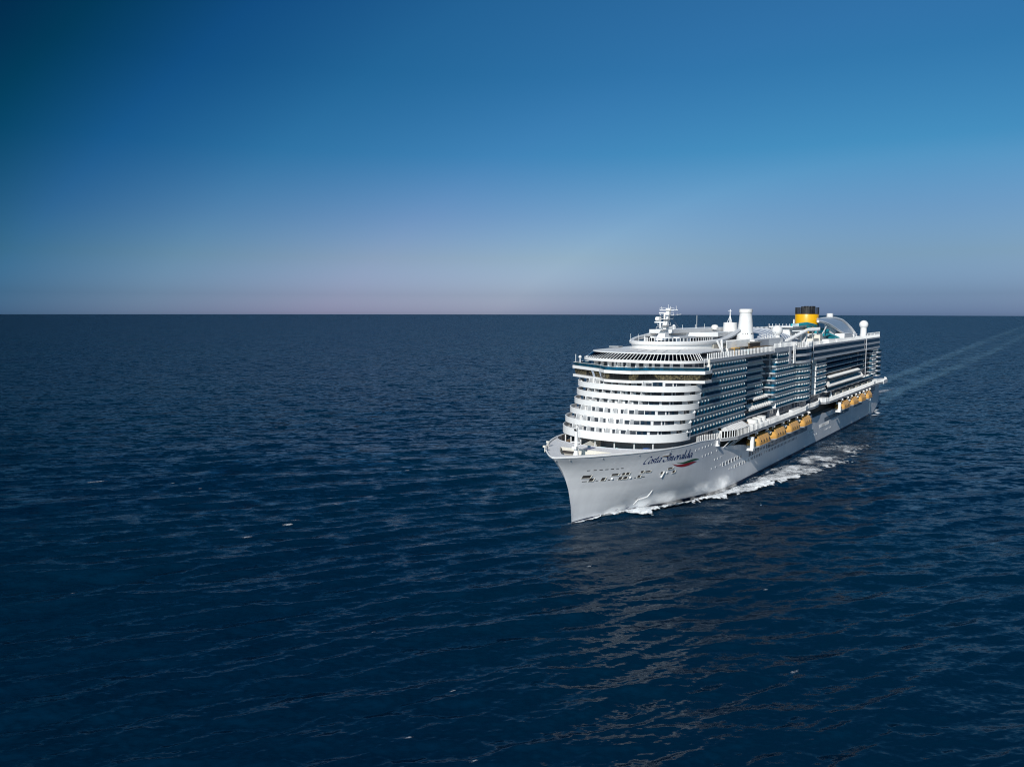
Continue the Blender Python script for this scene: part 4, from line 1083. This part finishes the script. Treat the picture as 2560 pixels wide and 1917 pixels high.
for a, b, c, d, h in ((186, 196, 14, 17, 47.5), (198, 202, 12, 17, 49), (208, 222, 15, 18.5, 46.6), (224, 240, 16, 19, 46.4), (160, 172, 14.5, 17, 46.3), (243, 262, 12, 18, 48.6)):
    q = MB(); q.box(a, b, c, d, 44.6, h); q.build('deck_house', M_CREAM if a < 200 else M_WHITE, ship)
# water slides
for pts in ([(198, 6.5, 53.6), (206, 8.6, 54.0), (216, 9.2, 53.2), (226, 8.6, 52.4), (234, 7.4, 51.9), (238, 4.8, 51.6), (234, 2, 51.2)],
            [(226 + 5.5 * math.cos(a * .55), 9.5 + 4.0 * math.sin(a * .55), 50.8 - a * .16) for a in range(26)] + [(233, 15.5, 46.2), (226, 16.6, 45.7)],
            [(198, 4, 53.4), (208, 5.2, 53.4), (219, 8.0, 51.4), (226, 13, 49.2), (236, 13.5, 47.6), (241, 15.5, 46.2)]):
    q = MB(); q.pipe(pts, .85, 10); q.build('water_slide', M_TEAL, ship, True)
# funnel
fun = bpy.data.objects.new('funnel', None); col.objects.link(fun); fun.parent = ship
FU, FV = 238.5, 0.0
q = MB(); q.lathe(FU, FV, [(5.7, 44.6), (5.75, 53), (5.9, 58.5), (5.85, 58.6), (5.3, 58.6)], 48); q.build('funnel_casing', M_YELLOW, fun, True)
q = MB()
for k in range(40):
    a = 2 * math.pi * k / 40; q.box(FU + 5.8 * math.cos(a) - .1, FU + 5.8 * math.cos(a) + .1, FV + 5.8 * math.sin(a) - .1, FV + 5.8 * math.sin(a) + .1, 58.6, 62.1)
for h in (58.7, 59.25, 59.8, 60.35, 60.9, 61.45, 62.0):
    q.pipe([(FU + 5.85 * math.cos(a), FV + 5.85 * math.sin(a), h) for a in np.linspace(0, 2 * math.pi, 45)], .12, 4)
q.build('funnel_grille', M_BLACK, fun)
for k, (a, b, r, h) in enumerate([(-3.4, 1.6, 1.0, 62.5), (-1.4, 2.6, 1.05, 62.8), (1.0, 2.8, 1.05, 62.8), (3.2, 1.2, 1.0, 62.4), (-3.2, -1.2, 1.0, 62.6), (-.6, -.2, 1.2, 62.8), (2.4, -2.0, 1.0, 62.5)]):
    q = MB(); q.lathe(FU + a, FV + b, [(r, 56.5), (r, h), (r * .85, h), (r * .8, h - 1)], 16); q.build('exhaust_pipe', M_BLACK, fun, True)
# blue letter on the funnel's port side
q = MB(); n = 28
for k in range(n):
    a0 = math.radians(48 + 264 * k / n); a1 = math.radians(48 + 264 * (k + 1) / n)
    P = []
    for a, r in ((a0, 3.3), (a1, 3.3), (a1, 1.9), (a0, 1.9)):
        th = math.pi / 2 - .30 + r * math.cos(a) / 5.9; h = 54.9 + r * math.sin(a)
        P.append((FU + 5.96 * math.cos(th), FV + 5.96 * math.sin(th), h))
    q.add(P, [(0, 1, 2, 3)])
q.build('emblem', M_BLUE, fun)
# amphitheatre canopy aft of the funnel
q = MB()
ridge = [(236, 6, 55.8), (247, 6, 56.25), (258, 6, 56.4), (268, 6, 56.3), (278, 6, 55.9), (288, 6.4, 54.9), (297, 7, 52.6), (303, 8, 50.0), (308.5, 9, 46.8)]
lower = [(209, 13, 55.2), (217, 13.4, 54.8), (225, 13.6, 54.0), (234, 13.8, 52.6), (243, 14, 50.9), (252, 14, 49.4), (260, 13.8, 48.2), (268, 13.4, 47.3), (290, 12, 46.2)]
NS = 10; V = []
for a, b in zip(ridge, lower):
    for k in range(NS + 1):
        t = k / NS; V.append((a[0] + (b[0] - a[0]) * t, a[1] + (b[1] - a[1]) * t, a[2] + (b[2] - a[2]) * t + 1.1 * math.sin(math.pi * t) * .8))
q.add(V, [(i * (NS + 1) + k, i * (NS + 1) + k + 1, (i + 1) * (NS + 1) + k + 1, (i + 1) * (NS + 1) + k) for i in range(len(ridge) - 1) for k in range(NS)])
can = q.build('amphitheatre_canopy', M_SILVER, ship, True)
def smooth_row(P, n=40):
    P = np.array(P); x = np.linspace(0, 1, len(P)); return [tuple(np.interp(t, x, P[:, k]) for k in range(3)) for t in np.linspace(0, 1, n)]
q = MB(); q.pipe(smooth_row(ridge), lambda t: .55 + .75 * t, 8); q.pipe(smooth_row(lower), .62, 8); q.pipe([ridge[0], ((ridge[0][0] + lower[0][0]) / 2, 9.5, 56.3), lower[0]], .5, 8); q.pipe([ridge[-1], (302, 10.8, 46.6), lower[-1]], 1.1, 8)
q.build('canopy_rim', M_WHITE, can, True)
q = MB(); q.lathe(266, 5, [(1.75, 55.4), (1.7, 58.9), (1.5, 59.0)], 22); q.build('exhaust_drum', M_WHITE, ship, True)
q = MB()
q.pipe([(214, 14.2, 49.4), (220, 13.8, 51.4), (226, 13.2, 53.4)], .3, 6)
for i, uu in enumerate(np.arange(222, 246, 1.5)): q.tube((uu, 13.2, 47.6), (uu, 13.2, 53.6 - max(0, (uu - 228) * .22)), .12)
q.build('canopy_props', M_WHITE, can)
q = MB(); q.box(212, 262, 4, 12.5, 44.6, 49.2); q.build('theatre_block', M_SLAB, ship)
q = MB(); q.box(262, 296, 4, 12, 44.6, 46.4); q.build('theatre_block', M_GREY, ship)
q = MB()
for uu in np.arange(288, 322, 2.4): q.tube((uu, 20.6, 46.6), (uu, 20.6, 47.7), .09); q.ball(uu, 20.6, 47.8, .2, 6)
q.build('deck_lamps', M_WHITE, ship)
# stern
q = MB(); q.wall([(318, 18.6), (322.6, 17), (322.8, -17)], 18.4, 44.1, .3); q.build('stern_wall', M_WALLY, ship)
q = MB(); q.prism([(305, 17.5), (303, 21), (306, 23), (320, 24.2), (320, 17.5)], 18.4, 20.4); q.prism([(318.4, 20), (318.4, 24.6), (330.5, 24.6), (334.5, 22), (334.5, 20)], 17.2, 19.3); q.build('stern_bulwark', M_WHITE, ship)
q = MB(); q.box(303, 313, 19.6, 20.9, 13.4, 17.5); q.build('mooring_recess', M_GREY, ship)

# ------------------------------------------------------------------ lifeboats: things of their own, hung from the davits
def lifeboat_meshes(Lb):
    """two shells and their windows for one boat, bow towards negative u, origin at the keel amidships"""
    def shell(prof, n=25):
        """prof(t) -> list of (v, h) across the section; returns MB"""
        q = MB(); rows = [prof(t) for t in np.linspace(0, 1, n)]; m = len(rows[0])
        V = [(-Lb / 2 + Lb * t, v, h) for t, r in zip(np.linspace(0, 1, n), rows) for v, h in r]
        q.add(V, [(i * m + k, i * m + k + 1, (i + 1) * m + k + 1, (i + 1) * m + k) for i in range(n - 1) for k in range(m - 1)] + [tuple(range(m)), tuple(range((n - 1) * m, n * m))])
        return q
    def taper(t): return min(1, .45 + 3.2 * t) if t < .18 else min(1, .62 + 2.2 * (1 - t))
    def hullp(t):
        w = 2.45 * taper(t); k = .55 * max(0, 1 - t / .16) ** 1.5 + .35 * max(0, 1 - (1 - t) / .12) ** 1.5
        return [(-w, 1.25), (-w * .96, .75 + k * .4), (-w * .6, .2 + k), (0, 0 + k), (w * .6, .2 + k), (w * .96, .75 + k * .4), (w, 1.25)]
    def canp(t):
        w = 2.42 * taper(t)
        nose = max(0, 1 - t / .24); tail = max(0, 1 - (1 - t) / .14)
        rib = 0.085 * (1 if int(t * 24) % 4 in (1, 2) and .22 < t < .92 else 0)
        top = 4.55 - 1.9 * nose ** 1.4 - 1.0 * tail ** 1.5 + rib
        s = 2.9 - 1.0 * nose ** 1.2 - .4 * tail + 0
        return [(-w, 1.28), (-w * 1.02 - rib, 2.0), (-w * .93 - rib, s), (-w * .58, top - .35), (0, top), (w * .58, top - .35), (w * .93 + rib, s), (w * 1.02 + rib, 2.0), (w, 1.28)]
    return shell(hullp), shell(canp, 49), canp, taper
boat_labels = ['orange lifeboat nearest the bow, beside the white davit post aft of the glazed lounge pod', 'orange lifeboat, second of the forward four, below the round white cabanas', 'orange lifeboat, third of the forward four counted from the bow', 'orange lifeboat at the aft end of the forward four, next to the white curved ledge',
               'orange lifeboat of the aft four next to their white davit post', 'orange lifeboat, second of the aft four counted from the davit post', 'orange lifeboat, third of the aft four counted from the davit post', 'orange lifeboat nearest the stern, last of the aft four']
Lb = 17.4
hs, cs, canp, taper = lifeboat_meshes(Lb)
boat = None
for i, (u0, u1) in enumerate(boats_u):
    if boat is None:
        boat = bpy.data.objects.new('lifeboat', None); col.objects.link(boat)
        parts = [hs.build('boat_hull', M_WHITE, boat, True), cs.build('canopy', M_ORANGE, boat, True)]
        q = MB(); q.pipe([(-Lb / 2 + Lb * t, 2.47 * taper(t), 1.25) for t in np.linspace(0, 1, 30)], .09, 5); q.pipe([(-Lb / 2 + Lb * t, -2.47 * taper(t), 1.25) for t in np.linspace(0, 1, 30)], .09, 5); parts.append(q.build('rubbing_strake', M_ORANGE, boat))
        for t in (.27, .43, .60, .77):      # triangular side windows
            x = -Lb / 2 + Lb * t; q = MB()
            q.add([(x - .75, 2.52, 1.85), (x + .75, 2.52, 1.85), (x + .45, 2.42, 2.85), (x - .1, 2.40, 2.95)], [(0, 1, 2, 3)]); parts.append(q.build('side_window', M_NAVYGLASS, boat))
        for v0, v1 in ((-1.5, -.25), (.25, 1.5)):
            x0, x1 = -Lb / 2 + Lb * .135, -Lb / 2 + Lb * .185; h0, h1 = canp(.135)[4][1] - .12, canp(.185)[4][1] - .06
            q = MB(); q.add([(x0 - .25, v0, h0), (x0 - .25, v1, h0), (x1 - .2, v1, h1), (x1 - .2, v0, h1)], [(0, 1, 2, 3)]); parts.append(q.build('front_window', M_BLACK, boat))
        o = boat
    else:
        o = boat.copy(); col.objects.link(o)
        for p in parts:
            c = p.copy(); col.objects.link(c); c.parent = o
    uc = (u0 + u1) / 2
    w_ = Vector(SHIP_O) + AFT * uc + PORT * 22.6 + Vector((0, 0, 11.35))
    o.location = w_; o.rotation_euler = (0, 0, -(math.pi / 2 + PSI)); k = (u1 - u0) / Lb; o.scale = (k, 1.0, 1.0)
    o['label'] = boat_labels[i]; o['category'] = 'lifeboat'; o['group'] = 'orange lifeboats hung along the port side'

# ------------------------------------------------------------------ white water
def foam_material(name, scale, bright, stretch, soft=0.10):
    m = bpy.data.materials.new(name); m.use_nodes = True
    n = m.node_tree.nodes; l = m.node_tree.links
    b = n['Principled BSDF']; b.inputs['Roughness'].default_value = 0.75
    b.inputs['Base Color'].default_value = (*bright, 1); b.inputs['Specular IOR Level'].default_value = 0.2
    tc_ = n.new('ShaderNodeTexCoord'); mp = n.new('ShaderNodeMapping'); mp.inputs['Scale'].default_value = stretch
    l.new(tc_.outputs['Object'], mp.inputs[0])
    acc = None
    for sc, w in ((scale, .40), (scale * 3.7, .34), (scale * 12, .26)):
        nz = n.new('ShaderNodeTexNoise'); nz.inputs['Scale'].default_value = sc; nz.inputs['Detail'].default_value = 4; nz.inputs['Distortion'].default_value = 0.8
        l.new(mp.outputs[0], nz.inputs['Vector'])
        k = n.new('ShaderNodeMath'); k.operation = 'MULTIPLY'; k.inputs[1].default_value = w; l.new(nz.outputs[0], k.inputs[0])
        if acc is None: acc = k
        else:
            a = n.new('ShaderNodeMath'); a.operation = 'ADD'; l.new(acc.outputs[0], a.inputs[0]); l.new(k.outputs[0], a.inputs[1]); acc = a
    at = n.new('ShaderNodeAttribute'); at.attribute_name = 'foam'
    # noise sits round 0.5 with a spread of about 0.12
    th = n.new('ShaderNodeMapRange'); th.inputs['From Min'].default_value = 0; th.inputs['From Max'].default_value = 1
    th.inputs['To Min'].default_value = 0.80; th.inputs['To Max'].default_value = 0.22
    l.new(at.outputs['Fac'], th.inputs[0])
    d = n.new('ShaderNodeMath'); d.operation = 'SUBTRACT'; l.new(acc.outputs[0], d.inputs[0]); l.new(th.outputs[0], d.inputs[1])
    al = n.new('ShaderNodeMapRange'); al.interpolation_type = 'SMOOTHSTEP'; al.inputs['From Min'].default_value = 0; al.inputs['From Max'].default_value = soft
    l.new(d.outputs[0], al.inputs[0])
    e = n.new('ShaderNodeMath'); e.operation = 'GREATER_THAN'; e.inputs[1].default_value = 0.01; l.new(at.outputs['Fac'], e.inputs[0])
    f = n.new('ShaderNodeMath'); f.operation = 'MULTIPLY'; l.new(al.outputs[0], f.inputs[0]); l.new(e.outputs[0], f.inputs[1])
    l.new(f.outputs[0], b.inputs['Alpha'])
    return m

def ship_to_world(u, v):
    return SHIP_O[0] + u * AFT.x + v * PORT.x, SHIP_O[1] + u * AFT.y + v * PORT.y
frng = np.random.default_rng(11)
def vnoise(x, y, s, seed):
    """smooth value noise on a lattice of size s"""
    r = np.random.default_rng(seed); T = r.random((256, 256))
    xi = np.floor(x / s).astype(int); yi = np.floor(y / s).astype(int); fx = x / s - xi; fy = y / s - yi
    fx = fx * fx * (3 - 2 * fx); fy = fy * fy * (3 - 2 * fy)
    g = lambda a, b: T[a % 256, b % 256]
    return (g(xi, yi) * (1 - fx) + g(xi + 1, yi) * fx) * (1 - fy) + (g(xi, yi + 1) * (1 - fx) + g(xi + 1, yi + 1) * fx) * fy
def foam_sheet(name, us_, lines, dens, lump, m, cell, n_across=60, lift=0.10):
    """a strip of foam riding on the sea between two lines v = a(u), v = b(u) in the ship's frame"""
    U, T = np.meshgrid(us_, np.linspace(0, 1, n_across), indexing='ij')
    A = np.interp(U, lines[0], lines[1]); B = np.interp(U, lines[0], lines[2])
    Vv = A + (B - A) * T
    X, Y = ship_to_world(U, Vv)
    z, dx, dy = waves(X, Y, np.full_like(X, cell))
    D = dens(U, Vv, T)
    hgt = lump(U, Vv, T)
    return grid_mesh(name, X + dx, Y + dy, z + lift + hgt, m, {'foam': np.clip(D, 0, 1)})
M_FOAM = foam_material('white_foam', 0.55, (0.80, 0.83, 0.86), (1, 1, 1), 0.32)
M_WAKE = foam_material('wake_foam', 0.12, (0.17, 0.35, 0.50), (1, 1, 1), 0.9)

# breaking bow wave, port side: close to the stem, then thrown outwards and aft
bu  = [-6, -3, 0, 6, 12, 18, 20, 24, 28, 34, 41, 47, 52, 57, 64, 76, 93, 107, 121, 139, 160, 185, 206, 230]
bin = [-1.5, -1, -.3, .6, 2.0, 4.0, 5, 7, 9, 11.4, 14.2, 16.4, 17.6, 18.8, 20, 21.2, 22, 23, 24, 23, 22, 22, 22, 22]
bout_ = [.8, 1.0, 1.4, 3.4, 5.2, 9.2, 16.4, 15.6, 15.4, 18.2, 21.6, 20.5, 26.5, 26.5, 30, 33, 36, 40, 43, 45, 46, 46, 46, 44]
def d_bow(U, V, T):
    T2 = T + (vnoise(U, V, 3.1, 41) - .5) * .34 + (vnoise(U, V, 1.1, 42) - .5) * .22 + (vnoise(U, V, .5, 43) - .5) * .12
    edge = np.clip(np.minimum(T / .05, (.96 - T2) / .22), 0, 1)
    front = np.interp(U, [-6, -3, 0, 20, 60, 80, 100, 125, 150, 185, 230], [0, .5, .8, 1.0, 1.0, .92, .86, .78, .70, .58, 0])
    crest = np.exp(-((T - .82) / .16) ** 2) * np.interp(U, [0, 20, 60, 110, 150, 200], [.1, .18, .22, .22, .12, .05])
    hollow = -np.exp(-((T - .12) / .10) ** 2) * np.interp(U, [24, 34, 60, 120, 200], [0, .4, .42, .25, .15])
    patch = (vnoise(U, V * 1.6, 9, 3) - .5) * .45 + (vnoise(U, V, 3.5, 4) - .5) * .25
    return (front + crest + hollow + patch * np.interp(U, [0, 30, 80, 120], [.2, .5, .8, .9])) * edge
def h_bow(U, V, T):
    base = np.interp(U, [-6, 0, 10, 22, 40, 60, 90, 130, 230], [0, .25, .5, 1.0, 1.0, .9, .6, .25, .05])
    prof = np.exp(-((T - .75) / .22) ** 2) * 1.0 + np.exp(-((T - .25) / .3) ** 2) * .35
    rough = .55 + .9 * vnoise(U, V, 2.6, 5) * vnoise(U, V, .9, 6) + .5 * vnoise(U, V, .55, 8)
    return base * prof * rough * np.interp(U, [-6, 2, 10], [.2, .3, 1])
o = foam_sheet('bow_wave_foam', np.concatenate([np.arange(-6, 130, .35), np.arange(130, 231, .8)]), (bu, bin, bout_), d_bow, h_bow, M_FOAM, .9, 90)
o['kind'] = 'stuff'
o = foam_sheet('bow_wave_foam', np.arange(4, 60, .6), ([4, 20, 40, 60], [-1.0, -4.8, -13.8, -19.2], [-2.2, -10, -19, -27]), d_bow, h_bow, M_FOAM, .9, 30)
o['kind'] = 'stuff'
# thin broken foam along the waterline amidships and white water at the stern quarter
def d_side(U, V, T): return (.30 + (vnoise(U, V * 3, 7, 21) - .5) * .7) * np.clip((1 - T) / .5, 0, 1) * np.interp(U, [140, 170, 290, 300, 318, 345], [.3, .8, .9, 1.9, 2.2, 0])
o = foam_sheet('side_foam', np.arange(140, 345, .7), ([140, 298, 320, 345], [21.3, 21.2, 16, 8], [30, 28, 27, 24]), d_side, lambda U, V, T: .12 * np.ones_like(U), M_FOAM, .9, 26)
o['kind'] = 'stuff'
# the wake: turquoise churned water astern and two long arms of foam
def d_wake(U, V, T):
    arms = .9 * np.exp(-((T - .26) / .13) ** 2) + .9 * np.exp(-((T - .74) / .13) ** 2) + .72 * np.exp(-((T - .5) / .22) ** 2)
    far_ = np.interp(U, [322, 345, 420, 560, 900, 1500, 3000, 5200], [.2, 1.0, .98, .9, .85, .80, .74, .55])
    streak = (vnoise(U * .35, V, 9, 31) - .5) * .55 + (vnoise(U * .5, V, 3, 32) - .5) * .25
    return (arms + streak) * far_ * np.clip(np.minimum(T, 1 - T) / .12, 0, 1)
us_w = np.concatenate([np.arange(322, 520, 1.2), np.geomspace(520, 5200, 320)])
o = foam_sheet('wake_foam', us_w, ([322, 400, 600, 1000, 2000, 5200], [-24, -28, -34, -44, -58, -95], [24, 28, 34, 46, 62, 100]), d_wake, lambda U, V, T: np.interp(U, [322, 500, 1500], [.1, .3, .6]), M_WAKE, 2.5, 44, .25)
o['kind'] = 'stuff'
def d_churn(U, V, T): return np.interp(U, [320, 330, 400, 470, 540], [.3, .95, .8, .6, 0]) * np.exp(-((T - .5) / .33) ** 2) + (vnoise(U, V * 3, 12, 33) - .5) * .35
o = foam_sheet('wake_foam', np.arange(320, 540, 1.0), ([320, 540], [-13, -9], [15, 13]), d_churn, lambda U, V, T: .2 + 0 * U, M_FOAM, 1.5, 40, .35)
o['kind'] = 'stuff'

# small whitecaps here and there
def pix_to_sea(px_, py_):
    c = cam.matrix_world.to_3x3() @ Vector(((px_ - 1280) / 1950, (958.5 - py_) / 1950, -1))
    k = -CAM_H / c.z
    return c.x * k, c.y * k
caps = MB()
spots = [(240, 1206, 3.2), (718, 1312, 1.6), (742, 1303, 1.5), (578, 1328, 1.2), (618, 1345, 1.5), (1064, 1364, 2.2), (432, 1211, .8), (936, 1582, .9), (180, 1480, .7), (840, 1265, .8), (1472, 1416, .9), (1918, 1475, .7), (1990, 1680, 1.1), (1022, 1850, .9), (1182, 1912, .7), (1130, 1730, .6), (500, 1218, .7), (1020, 1180, 1.2), (690, 1070, 1.6), (2020, 1190, 1.2), (2190, 1258, .9)]
Xs = []; 
q_v, q_f, q_a = [], [], []
for px_, py_, s_ in spots:
    x0, y0 = pix_to_sea(px_, py_)
    n = 9; g = np.linspace(-1, 1, n); gx, gy = np.meshgrid(g, g, indexing='ij')
    th = _dir0 + math.pi / 2
    lx = gx * s_ * 1.6; ly = gy * s_ * .55
    wx = x0 + lx * math.cos(th) - ly * math.sin(th); wy = y0 + lx * math.sin(th) + ly * math.cos(th)
    z, dx, dy = waves(wx, wy, np.full_like(wx, .9))
    base = len(q_v)
    q_v += list(zip((wx + dx).ravel(), (wy + dy).ravel(), (z + .14 + .12 * (1 - gx ** 2) * (1 - gy ** 2)).ravel()))
    q_a += list((.72 * np.clip(1 - (gx ** 2 + gy ** 2), 0, 1) ** .6).ravel())
    q_f += [(base + i * n + j, base + i * n + j + 1, base + (i + 1) * n + j + 1, base + (i + 1) * n + j) for i in range(n - 1) for j in range(n - 1)]
me = bpy.data.meshes.new('whitecaps'); me.from_pydata(q_v, [], q_f); me.materials.append(M_FOAM)
at = me.attributes.new('foam', 'FLOAT', 'POINT'); at.data.foreach_set('value', np.array(q_a, dtype=np.float32))
me.polygons.foreach_set('use_smooth', [True] * len(me.polygons))
o = bpy.data.objects.new('whitecaps', me); col.objects.link(o); o['kind'] = 'stuff'

# spray hanging along the port bow
m = bpy.data.materials.new('spray'); m.use_nodes = True
n = m.node_tree.nodes; l = m.node_tree.links; n.remove(n['Principled BSDF'])
pv = n.new('ShaderNodeVolumePrincipled'); pv.inputs['Color'].default_value = (0.95, 0.96, 0.97, 1); pv.inputs['Anisotropy'].default_value = -0.45
t_ = n.new('ShaderNodeTexCoord'); nz = n.new('ShaderNodeTexNoise'); nz.inputs['Scale'].default_value = 0.13; nz.inputs['Detail'].default_value = 4
sx = n.new('ShaderNodeSeparateXYZ'); l.new(t_.outputs['Object'], sx.inputs[0]); l.new(t_.outputs['Object'], nz.inputs['Vector'])
a = n.new('ShaderNodeMapRange'); a.inputs['From Min'].default_value = .46; a.inputs['From Max'].default_value = .74; a.inputs['To Max'].default_value = .4; l.new(nz.outputs[0], a.inputs[0])
hz = n.new('ShaderNodeMapRange'); hz.inputs['From Min'].default_value = 0.4; hz.inputs['From Max'].default_value = 6.6; hz.inputs['To Min'].default_value = 1; hz.inputs['To Max'].default_value = 0; l.new(sx.outputs['Z'], hz.inputs[0])
k1 = n.new('ShaderNodeMath'); k1.operation = 'MULTIPLY'; l.new(a.outputs[0], k1.inputs[0]); l.new(hz.outputs[0], k1.inputs[1])
l.new(k1.outputs[0], pv.inputs['Density']); l.new(pv.outputs[0], n['Material Output'].inputs['Volume'])
q = MB(); sec = []
for u in np.arange(8, 80, 4.0):
    e = min(1, (u - 8) / 12, (78 - u) / 14); e = max(e, .06)
    sec.append([(u, hull_at(u, .4) + .15, .3), (u, hull_at(u, .4) + .2 + 2.6 * e, .3), (u, hull_at(u, 3.3) + .2 + 1.7 * e, 3.2 * e + .5), (u, hull_at(u, 6.6 * e + .5) + .2, 6.2 * e + .5)])
q.add([p for s in sec for p in s], [(i * 4 + k, i * 4 + (k + 1) % 4, i * 4 + 4 + (k + 1) % 4, i * 4 + 4 + k) for i in range(len(sec) - 1) for k in range(4)] + [(0, 1, 2, 3), tuple(range((len(sec) - 1) * 4, len(sec) * 4))])
o = q.build('spray_mist', m); o.location = SHIP_O; o.rotation_euler = (0, 0, -(math.pi / 2 + PSI)); o['kind'] = 'stuff'
scene.cycles.volume_bounces = 3
